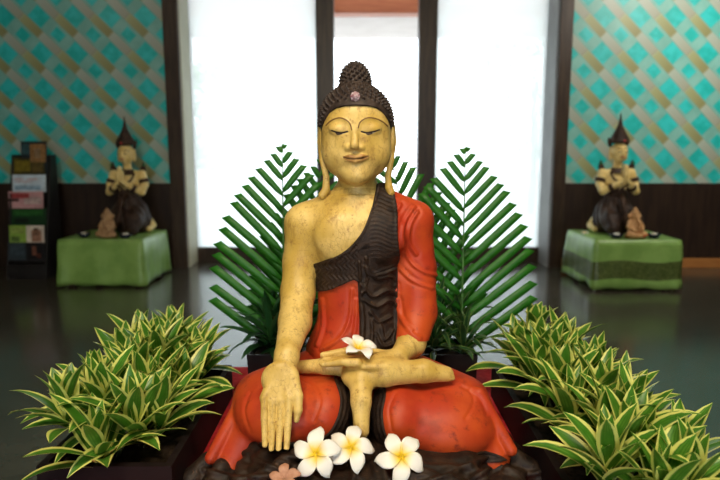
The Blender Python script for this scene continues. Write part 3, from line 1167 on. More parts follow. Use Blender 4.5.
# black pots behind the statue, each with its own plant
def pot(name, label, x0, x1, y0, y1, z0, z1, leafmat, seed, n, L, wd, spots):
    cx, cy = (x0 + x1) / 2, (y0 + y1) / 2
    t = thing(name, label, 'plant', (cx, cy, z0))
    hx, hy, h = (x1 - x0) / 2, (y1 - y0) / 2, z1 - z0
    bm = bmesh.new()
    th = .009
    v0 = []
    for (sx, zz) in ((.93, 0), (1.0, h)):
        for ins in (0, th):
            v0.append([bm.verts.new((sx * (hx - ins) * a, sx * (hy - ins) * b, zz if (ins == 0 or zz > 0) else th)) for a, b in ((-1, -1), (1, -1), (1, 1), (-1, 1))])
    ob, ib, ot, it = v0
    for k in range(4):
        k2 = (k + 1) % 4
        bm.faces.new((ob[k], ob[k2], ot[k2], ot[k]))
        bm.faces.new((ib[k2], ib[k], it[k], it[k2]))
        bm.faces.new((ot[k], ot[k2], it[k2], it[k]))
    bm.faces.new(ob[::-1])
    bm.faces.new(ib)
    bm_obj('pot', bm, M_pot, t)
    bm_obj('soil', add_box(bmesh.new(), (-hx * .95 + th, -hy * .95 + th, h - .05), (hx * .95 - th, hy * .95 - th, h - .022)), M_soil, t)
    rnd = random.Random(seed)
    lists = ([], [], [])
    for (dx, dy, hh, LL) in spots:
        rosette(rnd, (dx, dy, h + hh), n, L * LL, wd, 86, 12, (25, 80), lists)
    V, F, UV = lists
    mesh_obj('foliage', V, F, leafmat, t, uvs=UV)
    return t


pot('potted_strap_plant', 'black square pot with dark green strap leaves behind the raised golden arm', -.372, -.185, 1.89, 2.07, .503, .655, M_strap, 31, 24, .17, .026,
    [(-.02, -.05, .06, 1), (.055, -.03, .05, .9), (-.03, .03, .07, 1.1), (.06, .04, .08, 1.1)])
pot('potted_strap_plant', 'black square pot with pale edged strap leaves behind the red sleeve', .205, .387, 1.89, 2.07, .503, .655, M_strap2, 32, 22, .17, .022,
    [(-.05, -.05, .05, .9), (.05, -.05, .04, .95), (-.03, .03, .08, 1.2), (.05, .04, .06, 1)])


# trimmed palm fronds standing in the pots
def frond(label, base, tip, hw, y, seed, lean=0.0):
    B, T = W(*base, y), W(*tip, y + .05)
    ax = (T - B)
    H = ax.length
    t = thing('palm_frond', label, 'palm frond', B, group='trimmed palm fronds behind the statue')
    up = ax.normalized()
    out = Vector((1, lean, 0))
    out = (out - up * out.dot(up)).normalized()
    nr = out.cross(up).normalized()
    rnd = random.Random(seed)

    def half(h):   # half width of the trimmed outline at height fraction h
        return np.interp(h, [0, .12, .22, .30, .42, .55, .66, .78, .88, .95, 1.0], [1.0, 1.02, 1.02, 1.01, .985, .92, .80, .60, .36, .15, .03]) * hw
    V, F, UV = [], [], []
    n = 15
    for sgn in (-1, 1):
        for i in range(n):
            h = .0 + (.97 - .0) * i / (n - 1) + rnd.uniform(-.006, .006) + (.015 if sgn > 0 else 0)
            ang = math.radians(36 + 17 * h + rnd.uniform(-2.0, 2.0))
            ca, sa = math.cos(ang), math.sin(ang)
            L = 0
            while L < .6:
                L += .003
                hh = h + L * sa / H
                if hh > 1.0 or L * ca >= half(hh): break
            L = max(L, .014)
            wd = .0295 * (1 - .45 * h ** 2)
            d = out * (sgn * ca) + up * sa
            e = (up * ca - out * (sgn * sa))
            o = len(V)
            seg = 6
            drop = rnd.uniform(.0, .012)
            for k in range(seg + 1):
                q = k / seg
                w = wd * .5 * np.interp(q, [0, .15, .5, 1], [.35, .85, 1, .92])
                c = up * (h * H) + d * (L * q) + nr * (.010 * q - drop * q * q)
                skew = L * 0
                for u in (-1, 0, 1):
                    # cut slanted along the outline at the outer end
                    sl = (d * (-u * w * .55 * (1 if q == 1 else 0)))
                    V.append(c + e * (u * w) + nr * (.05 * w * (1 - abs(u))) + sl)
                    UV.append(((u + 1) / 2, q))
            for k in range(seg):
                for m_ in range(2):
                    a = o + k * 3 + m_
                    F.append((a, a + 1, a + 4, a + 3))
    fo = mesh_obj('leaflets', V, F, M_palm, t, uvs=UV)
    sm = fo.modifiers.new('thick', 'SOLIDIFY')
    sm.thickness = .0008
    pts = [Vector((0, 0, -.03))] + [up * (H * k / 8) + nr * (.002 * k / 8) for k in range(9)]
    sv, sf = tube(pts, [.0055] + [.0052 - .0042 * k / 8 for k in range(9)], 8)
    mesh_obj('rachis', sv, sf, M_palmstem, t)
    return t


frond('tall palm frond behind the golden arm, free edge towards the brochure rack', (284, 352), (282.5, 145), .238, 1.97, 1)
frond('tall palm frond behind the red sleeve, free edge towards the patterned tablecloth', (461, 352), (465.5, 147), .240, 1.97, 2)
frond('palm frond crossing behind the golden shoulder, mostly hidden by the statue', (303, 352), (322, 158), .20, 2.045, 3)
frond('palm frond with its tip beside the ear lobe, crossing behind the red shoulder', (436, 352), (389, 150), .205, 2.045, 4)


# frangipani flowers
def frangipani(label, P, size, nrm, spin, seed, mat=None, closed=0.0, grp='white frangipani flowers on the statue'):
    mat = mat or M_petal
    t = thing('frangipani_flower', label, 'flower', P, group=grp)
    n = Vector(nrm).normalized()
    Rm = n.to_track_quat('Z', 'Y').to_matrix() @ Matrix.Rotation(spin, 3, 'Z')
    rnd = random.Random(seed)
    for k in range(5):
        a = 2 * PI * k / 5
        L = size * rnd.uniform(.93, 1.05)
        ns, nw = 9, 6
        V, F, UV = [], [], []
        cup = (.36 + closed) * rnd.uniform(.85, 1.15)
        for i in range(ns + 1):
            q = i / ns
            w = size * .33 * np.interp(q, [0, .12, .35, .6, .8, .93, 1], [.16, .42, .88, 1, .86, .5, .12])
            for j in range(nw + 1):
                u = j / nw * 2 - 1
                r_ = L * q
                zz = size * (cup * math.sin(q * 1.9) * .55 - .30 * q ** 3 * (1 - closed) + .10 * u * q + .13 * u * u * (1 - q) - .10 * max(u, 0) ** 2 * q)
                V.append(Rm @ (Matrix.Rotation(a, 3, 'Z') @ Vector((r_ - .04 * size * u * q, u * w + .10 * size * math.sin(q * PI) * .6, zz))))
                UV.append(((u + 1) / 2, q))
        for i in range(ns):
            for j in range(nw):
                b_ = i * (nw + 1) + j
                F.append((b_, b_ + 1, b_ + nw + 2, b_ + nw + 1))
        po = mesh_obj('petal', V, F, mat, t, uvs=UV)
        md = po.modifiers.new('thick', 'SOLIDIFY')
        md.thickness = .0011
    sv, sf = tube([Rm @ Vector((0, 0, .003)), Rm @ Vector((0, 0, -.008)), Rm @ Vector((0, 0, -size * .22))], [.0045, .0038, .0028], 8)
    mesh_obj('flower_tube', sv, sf, M_flowerstalk, t)
    return t


frangipani('white frangipani nearest the statue fingertips, in front of the dark hem', W(316.5, 454, 1.215), .056, (-.12, -.80, .55), .35, 1)
frangipani('white frangipani tucked between two others, below the golden shin', W(350.5, 448, 1.245), .054, (.18, -.62, .75), 1.1, 2)
frangipani('white frangipani standing apart below the knee on the red sleeve side', W(401, 457, 1.215), .057, (.08, -.75, .62), 2.0, 3)
frangipani('white frangipani lying in the open palm on the lap', W(357, 350.5, 1.40), .046, (.25, -.30, .9), .9, 4, closed=.55)
frangipani('dried pinkish blossom lying in front of the fingertips at the hem', W(285, 480, 1.185), .034, (0, -.5, .85), .4, 5, M_pinkpetal, .3, 'fallen blossom')
# ------------------------------------------------------------------ the room
WY = 6.70     # face of the back wall
XL, XR = -1.95, 2.14
PL, PR = .16, .14     # widths of the end posts
CEIL = 3.7
GY = 7.12     # plane of the glazing


def make_wallpaper():
    m, nt, b = mat_new('turquoise lattice wallpaper', (0.2, 0.5, 0.45), 0.42, 0.4)
    tc = nt.nodes.new('ShaderNodeTexCoord')
    sp = nt.nodes.new('ShaderNodeSeparateXYZ')
    nt.links.new(tc.outputs['Object'], sp.inputs[0])
    X, Z = NX(nt, sp.outputs[0]), NX(nt, sp.outputs[2])
    c = .378
    a, bb = X / c + .08, Z * (-1 / c) + .23
    P, Q = a + bb, a - bb
    # teal diamonds at whole P, Q; parity of their sum picks the large ones
    pi_, qi = (P + .5).floor(), (Q + .5).floor()
    dp, dq = (P - pi_).abs(), (Q - qi).abs()
    par = ((pi_ + qi) * .5).fract() * 2          # 0 large, 1 small
    half = par * -.10 + .335
    dia = ((dp * .96).max(dq * 1.12) - half).step(.03, -.03)
    n1 = noise(nt, 9, 4)
    teal = mix(nt, n1.step(.35, .65), (0.012, 0.44, 0.40), (0.035, 0.56, 0.55))
    # woven bands half-way between
    qh = Q.floor()
    dqh = (Q - qh - .5).abs()
    par2 = ((P - .5 - qh) * .5 + .25).fract()
    sel = (par2 - .5).abs().step(.20, .30)
    grad = ((P - qh) * 1.0 + .5).fract()
    gold = mix(nt, grad, (0.36, 0.38, 0.19), (0.25, 0.24, 0.10))
    beige = mix(nt, grad, (0.40, 0.47, 0.40), (0.34, 0.34, 0.26))
    band = mix(nt, sel, gold, beige)
    ground = mix(nt, noise(nt, 5, 3).step(.3, .7), (0.17, 0.42, 0.36), (0.23, 0.50, 0.44))
    col = mix(nt, dqh.step(.20, .14), ground, band)
    col = mix(nt, dia, col, teal)
    line = (dqh - .20).abs().step(.028, .0)
    col = mix(nt, line * .3, col, (0.14, 0.22, 0.16))
    nt.links.new(col, b.inputs['Base Color'])
    return m


def make_floor():
    m, nt, b = mat_new('polished dark concrete', (0.05, 0.047, 0.04), 0.2, 0.8)
    n1 = noise(nt, 1.3, 7, 0.6)
    n2 = noise(nt, 7, 6, 0.65)
    c = mix(nt, n1.step(.3, .7), (0.052, 0.046, 0.034), (0.082, 0.073, 0.056))
    c = mix(nt, n2.step(.45, .75) * .5, c, (0.035, 0.03, 0.024))
    nt.links.new(c, b.inputs['Base Color'])
    r = n2 * .10 + .13
    nt.links.new(r.k, b.inputs['Roughness'])
    return m


M_wallpaper = make_wallpaper()
M_floor = make_floor()
M_wain = mottled('dark brown panelling', (0.018, 0.010, 0.007), (0.032, 0.018, 0.011), 5, 0.42, 0.35, stretch=(4, 4, .5))
M_wood = mottled('dark wood frame', (0.030, 0.017, 0.010), (0.055, 0.032, 0.018), 5, 0.4, 0.4, stretch=(6, 6, .6))
M_base = mottled('orange brown wood strip', (0.34, 0.13, 0.035), (0.42, 0.18, 0.05), 6, 0.45, 0.3, stretch=(.6, 6, 6))
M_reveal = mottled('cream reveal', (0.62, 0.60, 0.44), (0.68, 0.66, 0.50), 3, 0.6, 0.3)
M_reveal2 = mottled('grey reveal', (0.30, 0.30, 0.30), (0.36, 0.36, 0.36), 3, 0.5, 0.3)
M_plaster = mottled('pale plaster', (0.62, 0.60, 0.56), (0.68, 0.66, 0.62), 3, 0.8, 0.2)
M_ceil = mottled('warm white ceiling', (0.52, 0.49, 0.44), (0.57, 0.54, 0.49), 3, 0.85, 0.2)
M_inner = mottled('brown room wall', (0.10, 0.075, 0.055), (0.13, 0.10, 0.075), 3, 0.8, 0.2)
M_stone = mottled('pale terrace stone', (0.50, 0.50, 0.48), (0.58, 0.57, 0.55), 2, 0.7, 0.2)
M_redwood = mottled('red brown eave wood', (0.36, 0.10, 0.045), (0.44, 0.14, 0.06), 5, 0.5, 0.3, stretch=(.6, 6, 6))
M_soffit = mottled('pale soffit', (0.62, 0.55, 0.52), (0.68, 0.61, 0.58), 3, 0.7, 0.2)

fl = box('floor', (-6, -4, -.1), (6, 7.6, 0), M_floor, kind='structure')
box('ceiling', (-6, -4, CEIL), (6, 7.4, CEIL + .12), M_ceil, kind='structure')
RAIL = .955
# wall pieces to either side of the glazed opening: panelling below, wallpaper above
# (posts of the frame stand at the ends)
box('wall_left', (-6, WY, RAIL), (XL - PL, WY + .25, CEIL), M_wallpaper, kind='structure')
box('wall_right', (XR + PR, WY, RAIL), (6, WY + .25, CEIL), M_wallpaper, kind='structure')
box('trim_1', (-6, WY - .012, 0), (XL - PL, WY + .25, RAIL), M_wain, bevel=.003, kind='structure')
box('trim_2', (XR + PR, WY - .012, .11), (6, WY + .25, RAIL), M_wain, bevel=.003, kind='structure')
box('baseboard_right', (XR + PR, WY - .03, 0), (6, WY + .25, .11), M_base, bevel=.004, kind='structure')
box('trim_3', (XL - PL, WY - .03, 0), (XL, WY + .55, CEIL), M_wood, bevel=.006, kind='structure')
box('trim_4', (XR, WY - .03, 0), (XR + PR, WY + .55, CEIL), M_wood, bevel=.006, kind='structure')
box('wall_back', (XL, WY, 3.35), (XR, WY + .55, CEIL), M_wood, kind='structure')
box('wall_far_left', (-6.15, -4, 0), (-6, 6.95, CEIL), M_inner, kind='structure')
box('wall_far_right', (6, -4, 0), (6.15, 6.95, CEIL), M_inner, kind='structure')
# unseen wall behind the camera; its wide opening is added for frontal fill daylight
bm = bmesh.new()
add_box(bm, (-6, -4.15, 0), (-1.7, -4, CEIL))
add_box(bm, (1.3, -4.15, 0), (6, -4, CEIL))
add_box(bm, (-1.7, -4.15, 2.7), (1.3, -4, CEIL))
bm_obj('wall_front', bm, M_inner)['kind'] = 'structure'
# pale linings of the window reveals
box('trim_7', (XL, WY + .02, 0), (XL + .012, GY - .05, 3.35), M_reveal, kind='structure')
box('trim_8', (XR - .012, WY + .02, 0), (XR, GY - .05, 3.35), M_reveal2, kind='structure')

# glazed front: two fixed panes with a doorway between

M_glass, nt, b = mat_new('milky glass', (1, 1, 1), 0.05, 0.5)
tr = nt.nodes.new('ShaderNodeBsdfTransparent')
tr.inputs[0].default_value = (0.95, 0.97, 0.96, 1)
tl = nt.nodes.new('ShaderNodeBsdfTranslucent')
tl.inputs[0].default_value = (0.92, 0.95, 0.94, 1)
m1 = nt.nodes.new('ShaderNodeMixShader')
m1.inputs[0].default_value = 0.55
nt.links.new(tr.outputs[0], m1.inputs[1])
nt.links.new(tl.outputs[0], m1.inputs[2])
gl = nt.nodes.new('ShaderNodeBsdfGlossy')
gl.inputs['Roughness'].default_value = .02
fr = nt.nodes.new('ShaderNodeFresnel')
fr.inputs[0].default_value = 1.4
m2 = nt.nodes.new('ShaderNodeMixShader')
nt.links.new(fr.outputs[0], m2.inputs[0])
nt.links.new(m1.outputs[0], m2.inputs[1])
nt.links.new(gl.outputs[0], m2.inputs[2])
nt.links.new(m2.outputs[0], nt.nodes['Material Output'].inputs['Surface'])

ML0, ML1 = -.50, -.295      # mullions beside the doorway
MR0, MR1 = .665, .875
for i, (x0, x1, px0, px1) in enumerate(((XL, ML0, XL, ML0), (MR1, XR, MR1, XR))):
    wn = thing(f'window_{i + 1}', None, None, ((x0 + x1) / 2, GY, 0))
    wn['kind'] = 'structure'
    hx = (x1 - x0) / 2
    bm = bmesh.new()
    add_box(bm, (-hx, -.05, .0), (hx, .05, .17))
    add_box(bm, (-hx, -.05, 3.27), (hx, .05, 3.35))
    bm_obj('window_frame', bm, M_wood, wn, bevel=.004)
    bm_obj('window_pane', add_box(bmesh.new(), (-hx, -.006, .17), (hx, .006, 3.27)), M_glass, wn)
box('trim_5', (ML0, GY - .10, 0), (ML1, GY + .10, 3.35), M_wood, bevel=.006, kind='structure')
box('trim_6', (MR0, GY - .10, 0), (MR1, GY + .10, 3.35), M_wood, bevel=.006, kind='structure')

# outside: terrace, eave beam and soffit, shrubs
box('terrace', (-14, 7.6, -.12), (14, 40, -.02), M_stone, kind='structure')
box('eave_beam', (-6, 8.0, 3.05), (6, 8.25, 3.45), M_redwood, bevel=.01, kind='structure')
box('eave_soffit', (-6, 8.25, 3.07), (6, 9.9, 3.19), M_soffit, kind='structure')


# ------------------------------------------------------------------ things along the back wall
def low_table(name, label, x0, x1, y0, y1, z):
    t = thing(name, label, 'table', ((x0 + x1) / 2, (y0 + y1) / 2, 0))
    hx, hy = (x1 - x0) / 2 - .03, (y1 - y0) / 2 - .03
    bm_obj('tabletop', add_box(bmesh.new(), (-hx, -hy, z - .045), (hx, hy, z - .008)), M_tablewood, t, bevel=.004)
    for a in (-1, 1):
        for b_ in (-1, 1):
            bm_obj('leg', add_box(bmesh.new(), (a * (hx - .04) - .03, b_ * (hy - .04) - .03, 0), (a * (hx - .04) + .03, b_ * (hy - .04) + .03, z - .045)), M_tablewood, t)
    return t


def table_cloth(label, x0, x1, y0, y1, z, mat, seed, drop, hem):
    """cloth over a low table; hem(s) gives the height of the lower edge along the perimeter"""
    hx, hy = (x1 - x0) / 2, (y1 - y0) / 2
    rnd = random.Random(seed)
    n = 22
    per = []
    for k in range(n): per.append((-hx + 2 * hx * k / n, -hy, 0, -1))
    for k in range(n): per.append((hx, -hy + 2 * hy * k / n, 1, 0))
    for k in range(n): per.append((hx - 2 * hx * k / n, hy, 0, 1))
    for k in range(n): per.append((-hx, hy - 2 * hy * k / n, -1, 0))
    V, F = [], []
    rings = 6
    for j in range(rings + 1):       # top, from the middle outwards
        for (x, y, a, b_) in per:
            q = max(j / rings, .02)
            V.append((x * q, y * q, z + .0015 * math.sin(x * 31 + j) * math.sin(y * 23 + j)))
    R_ = len(per)
    rows = 9
    for j in range(1, rows + 1):
        q = j / rows
        for k, (x, y, a, b_) in enumerate(per):
            s_ = k / R_
            corner = 0
            for c_ in (0, .25, .5, .75, 1): corner = max(corner, math.exp(-((s_ - c_) / .028) ** 2))
            f = .012 * q * math.sin(s_ * 46 + seed) + .007 * q * math.sin(s_ * 113 + seed * 2 + q * 2) + .006 * math.sin(q * 9 + s_ * 20) * q
            o = .006 + .006 * q + f * .7 + .010 * corner * q
            nx_, ny_ = a, b_
            if corner > .05:
                nx_, ny_ = a * (1 - .3 * corner) + math.copysign(.7 * corner, x), b_ * (1 - .3 * corner) + math.copysign(.7 * corner, y)
            zl = hem(s_)
            V.append((x + nx_ * o, y + ny_ * o, z - .004 - (z - .004 - zl) * q))
    for j in range(rings + rows):
        for k in range(R_):
            k2 = (k + 1) % R_
            F.append((j * R_ + k, (j + 1) * R_ + k, (j + 1) * R_ + k2, j * R_ + k2))
    F.append(tuple(range(R_)))
    c = mesh_obj('table_cloth', V, F, mat)
    c.location = ((x0 + x1) / 2, (y0 + y1) / 2, 0)
    so = c.modifiers.new('thick', 'SOLIDIFY')
    so.thickness = .004
    so.offset = 1
    tag(c, label, 'tablecloth', 'green cloths on the low tables')
    return c


LT = (-2.90, -2.10, 5.70, 6.44, .465)
RT = (2.20, 3.00, 5.54, 6.28, .485)
low_table('low_table', 'low wooden table hidden under the plain green cloth by the brochure rack', *LT)
low_table('low_table', 'low wooden table hidden under the green cloth with a woven border', *RT)
table_cloth('plain shiny green cloth draped over the low table by the brochure rack', *LT, M_cloth, 3, 0, lambda s_: .016 + .012 * math.sin(s_ * 40) ** 2)
table_cloth('green cloth with a woven border and leaf motif, draped over a low table', *RT, M_cloth2, 5, 0, lambda s_: .02 + .035 * math.exp(-((s_ - .94) / .04) ** 2) + .012 * math.sin(s_ * 31) ** 2)


# kneeling figures with tall crowns
def kneeling(label, loc, rz):
    t = thing('kneeling_statue', label, 'statue', loc, rz, 'kneeling crowned statues on the green tables')
    k = .03
    g = Grid((-.30, -.32, -.01), (.30, .26, 1.02), .0055)
    g.ell((0, 0, .53), (.125, .080, .125), 0)
    g.ell((0, 0, .41), (.095, .075, .10), k)
    g.ell((0, .005, .60), (.15, .062, .050), k)
    g.cone((0, .005, .62), (0, -.01, .74), .042, .040, .02)
    for a in (-1, 1):
        g.chain([(a * .150, .0, .605), (a * .180, -.02, .50), (a * .168, -.075, .425), (a * .06, -.155, .50), (a * .014, -.178, .545)], [.043, .038, .036, .027, .022], .012, first=.03)
        g.ell((a * .013, -.182, .60), (.013, .030, .062), .004, Matrix.Rotation(math.radians(-6), 3, 'X'))
        for i, dx in enumerate((-.024, -.008, .008, .024)):
            g.cone((a * .011, -.182 + dx * .8, .63), (a * .008, -.176 + dx * .8, .690 - abs(i - 1.4) * .010), .0085, .006, .003)
        g.cone((a * .02, -.165, .575), (a * .024, -.150, .635), .010, .007, .004)
        # bare soles tucked behind
        g.chain([(a * .12, .10, .16), (a * .17, .14, .06), (a * .185, .02, .035)], [.045, .04, .028], .01)
    g.ell((0, -.018, .812), (.080, .088, .100), .012)
    g.ell((0, -.050, .775), (.060, .056, .060), .02)
    g.cone((0, -.106, .825), (0, -.116, .792), .010, .014, .008)
    for a in (-1, 1):
        g.chain([(a * .082, -.005, .85), (a * .086, -.005, .80), (a * .080, -.010, .745)], [.010, .012, .012], .004)
        g.ell((a * .032, -.094, .815), (.020, .012, .011), .006)
    g.chain([(-.022, -.102, .760), (0, -.108, .758), (.022, -.102, .760)], [.004, .006, .004], .004)
    V, F = g.mesh()
    body = mesh_obj('body', V, F, M_ivory, t)
    bvh = BVHTree.FromPolygons([tuple(p) for p in V], F.tolist())

    def on(x, z):
        h = bvh.ray_cast(Vector((x, -.4, z)), Vector((0, 1, 0)))
        return h[0] + Vector((0, -.0005, 0)) if h[0] is not None else Vector((x, -.09, z))
    for a in (-1, 1):
        mesh_obj('eyebrow', *tube([on(a * x, z) for x, z in ((.012, .835), (.026, .847), (.044, .845), (.058, .832))], .0042, 6), M_eye, t)
        mesh_obj('eye', *tube([on(a * x, z) for x, z in ((.016, .815), (.032, .811), (.048, .816))], .0045, 6), M_eye, t)
    mesh_obj('lips', *tube([on(x, .759) for x in (-.018, 0, .018)], .0048, 6), M_redinlay, t)
    # skirt over folded legs
    g = Grid((-.30, -.36, -.01), (.30, .30, .50), .006)
    g.ell((0, .04, .13), (.19, .20, .17), 0)
    g.cone((0, .0, .20), (0, 0, .385), .150, .102, .04)
    for a in (-1, 1):
        g.chain([(a * .075, .02, .24), (a * .115, -.16, .14), (a * .12, -.23, .075)], [.095, .085, .072], .03, first=.04)
    g.d = np.maximum(g.d, -(g.lo[2] + g.h * np.arange(g.n[2]))[None, None, :].astype(np.float32) + .001)
    V, F = g.mesh()
    N = vnormals(V, F)
    ang = np.arctan2(V[:, 0], -V[:, 1])
    V = V + N * (.005 * np.sin(ang * 14 + 6 * V[:, 2] * 4))[:, None]
    V[:, 2] = np.maximum(V[:, 2], .001)
    mesh_obj('skirt', V, F, M_darkcloth, t)
    v, f = lathe([(.100, .375), (.112, .38), (.114, .395), (.108, .41), (.098, .405)], 28)
    sk = mesh_obj('belt', v, f, M_crown, t)
    v, f = tube([(.02, -.085, .39), (.0, -.17, .33), (-.012, -.235, .20), (-.02, -.262, .10)], [.03, .028, .03, .02], 8)
    mesh_obj('sash_end', v, f, M_crown, t)
    # crossed chest ornaments and collar
    v, f = lathe([(.050, .655), (.075, .645), (.108, .612), (.112, .600), (.104, .604), (.060, .640)], 28)
    v = [(x, y * .78 - .004, z) for x, y, z in v]
    mesh_obj('collar', v, f, M_crown, t)
    for a in (-1, 1):
        mesh_obj('chest_strap', *tube([on(a * x, z) for x, z in ((.085, .60), (.06, .55), (.035, .50), (.02, .45), (.01, .41))], .011, 6), M_crown, t)
        for c_, r_, nrm in (((a * .173, -.013, .535), .046, (a * .25, -.15, -1)), ((a * .105, -.122, .465), .036, (-a * .8, -.6, .55))):
            n_ = Vector(nrm).normalized()
            q = n_.to_track_quat('Z', 'Y').to_matrix()
            v, f = lathe([(r_ * .9, -.02), (r_ * 1.08, -.018), (r_ * 1.12, 0), (r_ * 1.08, .018), (r_ * .9, .02)], 18)
            mesh_obj('armlet', [Vector(c_) + q @ Vector(p_) for p_ in v], f, M_crown, t)
        # flame shaped shoulder ornament
        pr = [(0, 0), (.030, .010), (.046, .045), (.040, .080), (.026, .110), (.016, .08), (.0, .05), (-.012, .02)]
        V, F = [], []
        m_ = len(pr)
        for yy in (-.012, .012):
            for (x, z) in pr: V.append((a * (.135 + x), .015 + yy, .615 + z))
        F.append(tuple(range(m_)))
        F.append(tuple(range(2 * m_ - 1, m_ - 1, -1)))
        for i in range(m_):
            F.append((i, (i + 1) % m_, m_ + (i + 1) % m_, m_ + i))
        so = mesh_obj('shoulder_ornament', V, F, M_crown, t, smooth=False)
        be = so.modifiers.new('edge', 'BEVEL')
        be.width = .004
        v, f = lathe([(.002, -.006), (.013, -.002), (.013, .002), (.002, .006)], 12)
        mesh_obj('inlay', [(a * .172 + x, -.001 + z, .70 + y) for x, y, z in v], f, M_green_glass, so)
    # tiered crown
    prof = [(.070, .865), (.082, .868), (.086, .885), (.082, .905), (.078, .912), (.080, .925), (.066, .945), (.068, .955), (.050, .985), (.053, .995), (.038, 1.02), (.040, 1.028),
            (.026, 1.055), (.029, 1.065), (.018, 1.09), (.021, 1.10), (.013, 1.13), (.014, 1.14), (.008, 1.17), (.005, 1.21), (.002, 1.235)]
    v, f = lathe(prof, 24)
    v = [(x * 1.15, y * 1.15 - .012, .895 + (z - .865) * .80) for x, y, z in v]
    cr = mesh_obj('crown', v, f, M_crown, t)
    v, f = lathe([(.002, -.006), (.012, -.003), (.012, .003), (.002, .006)], 12)
    mesh_obj('crown_jewel', [(x, -.116 + z, .918 + y) for x, y, z in v], f, M_redinlay, cr)
    for a in (-1, 1):
        pr = [(.062, .86), (.076, .850), (.088, .872), (.094, .905), (.090, .935), (.082, .912), (.072, .90)]
        V, F = [], []
        m_ = len(pr)
        for yy in (-.010, .010):
            for (x, z) in pr: V.append((a * x * 1.12, .005 + yy, z + .012))
        F.append(tuple(range(m_)))
        F.append(tuple(range(2 * m_ - 1, m_ - 1, -1)))
        for i in range(m_): F.append((i, (i + 1) % m_, m_ + (i + 1) % m_, m_ + i))
        so = mesh_obj('crown_flange', V, F, M_crown, cr, smooth=False)
        be = so.modifiers.new('edge', 'BEVEL')
        be.width = .003
    return t


KNEEL = kneeling('crowned kneeling statue with joined palms on the plain green tablecloth', (-2.385, 6.20, LT[4] + .005), math.radians(-4))


def copy_tree(o, parent=None):
    c = o.copy()
    COL.objects.link(c)
    if parent is not None: c.parent = parent
    for ch in list(o.children): copy_tree(ch, c)
    return c


k2 = copy_tree(KNEEL)
k2.location = (2.57, 6.04, RT[4] + .005)
k2.rotation_euler = (0, 0, math.radians(4))
k2['label'] = 'crowned kneeling statue with joined palms on the bordered green tablecloth'


# small seated figurines in front of them
def figurine(label, loc, rz, mat):
    t = thing('seated_figurine', label, 'figurine', loc, rz, 'small figurines before the kneeling statues')
    g = Grid((-.11, -.11, -.005), (.11, .10, .30), .004)
    g.ell((0, 0, .02), (.085, .075, .022), 0)
    g.ell((0, 0, .085), (.060, .055, .060), .02)
    g.ell((0, 0, .15), (.048, .042, .045), .02)
    for a in (-1, 1):
        g.chain([(a * .035, -.01, .05), (a * .078, -.045, .045), (a * .015, -.075, .035)], [.032, .027, .018], .012)
        g.chain([(a * .048, 0, .165), (a * .074, -.02, .115), (a * .045, -.065, .085)], [.020, .017, .014], .01)
        g.ell((a * .047, .004, .215), (.024, .010, .026), .006)
    g.ell((0, -.008, .212), (.036, .036, .038), .012)
    g.chain([(0, -.04, .21), (0, -.062, .17), (.012, -.066, .12), (.028, -.066, .105)], [.014, .011, .009, .007], .006)
    g.cone((0, 0, .24), (0, 0, .275), .026, .010, .008)
    g.d = np.maximum(g.d, -(g.lo[2] + g.h * np.arange(g.n[2]))[None, None, :].astype(np.float32) + .0005)
    V, F = g.mesh()
    mesh_obj('body', V, F, mat, t)
    v, f = lathe([(.036, .236), (.041, .240), (.039, .250), (.024, .268), (.027, .272), (.010, .292), (.002, .300)], 18)
    mesh_obj('headdress', v, f, mat, t)
    return t


figurine('small brown seated figurine on the plain green tablecloth', (-2.455, 5.80, LT[4] + .004), math.radians(-10), M_figure2)
figurine('small orange seated figurine beside a red blossom on the bordered tablecloth', (2.60, 5.645, RT[4] + .004), math.radians(12), M_figure)


def candle_bowl(label, x, y, z):
    t = thing('candle_bowl', label, 'candle bowl', (x, y, z), group='dark candle bowls on the green tables')
    v, f = lathe([(.036, 0), (.040, .003), (.058, .030), (.062, .042), (.057, .042), (.050, .030), (.034, .012), (.002, .011)], 28)
    mesh_obj('bowl', v, f, M_bowl, t)
    v, f = lathe([(.027, .012), (.029, .014), (.029, .046), (.026, .049), (.004, .047)], 20)
    cn = mesh_obj('candle', v, f, M_wax, t)
    mesh_obj('wick', *tube([(0, 0, .046), (.001, 0, .054), (.003, 0, .060)], .0012, 6), M_eye, cn)
    return t


candle_bowl('dark candle bowl alone on the plain green cloth, towards the brochure rack', -2.72, 5.86, LT[4] + .004)
candle_bowl('dark candle bowl between the brown figurine and the cloth edge', -2.29, 5.80, LT[4] + .004)
candle_bowl('dark candle bowl on the bordered cloth, on the window side of the orange figurine', 2.44, 5.65, RT[4] + .004)
candle_bowl('dark candle bowl on the bordered cloth, past the orange figurine', 2.80, 5.66, RT[4] + .004)
frangipani('small white blossom lying at the window end of the bordered tablecloth', (2.235, 5.92, RT[4] + .016), .04, (0, -.2, 1), .3, 9, closed=.3, grp='blossoms on the bordered tablecloth')
rt_ = thing('red_blossom', 'red blossom leaning on the orange figurine', 'flower', (2.675, 5.60, RT[4] + .012))
for k in range(5):
    a = 2 * PI * k / 5
    V, F = [], []
    for i in range(5):
        q = i / 4
        w_ = .022 * math.sin(PI * (q * .8 + .12))
        for u_ in (-1, 0, 1):
            V.append(Matrix.Rotation(a, 3, 'Z') @ Vector((.042 * q, u_ * w_, .030 * math.sin(q * 2.2) + .004 * u_ * u_)))
    for i in range(4):
        for j in range(2):
            b_ = i * 3 + j
            F.append((b_, b_ + 1, b_ + 4, b_ + 3))
    po = mesh_obj('petal', V, F, M_redflower, rt_)
    po.modifiers.new('thick', 'SOLIDIFY').thickness = .0015

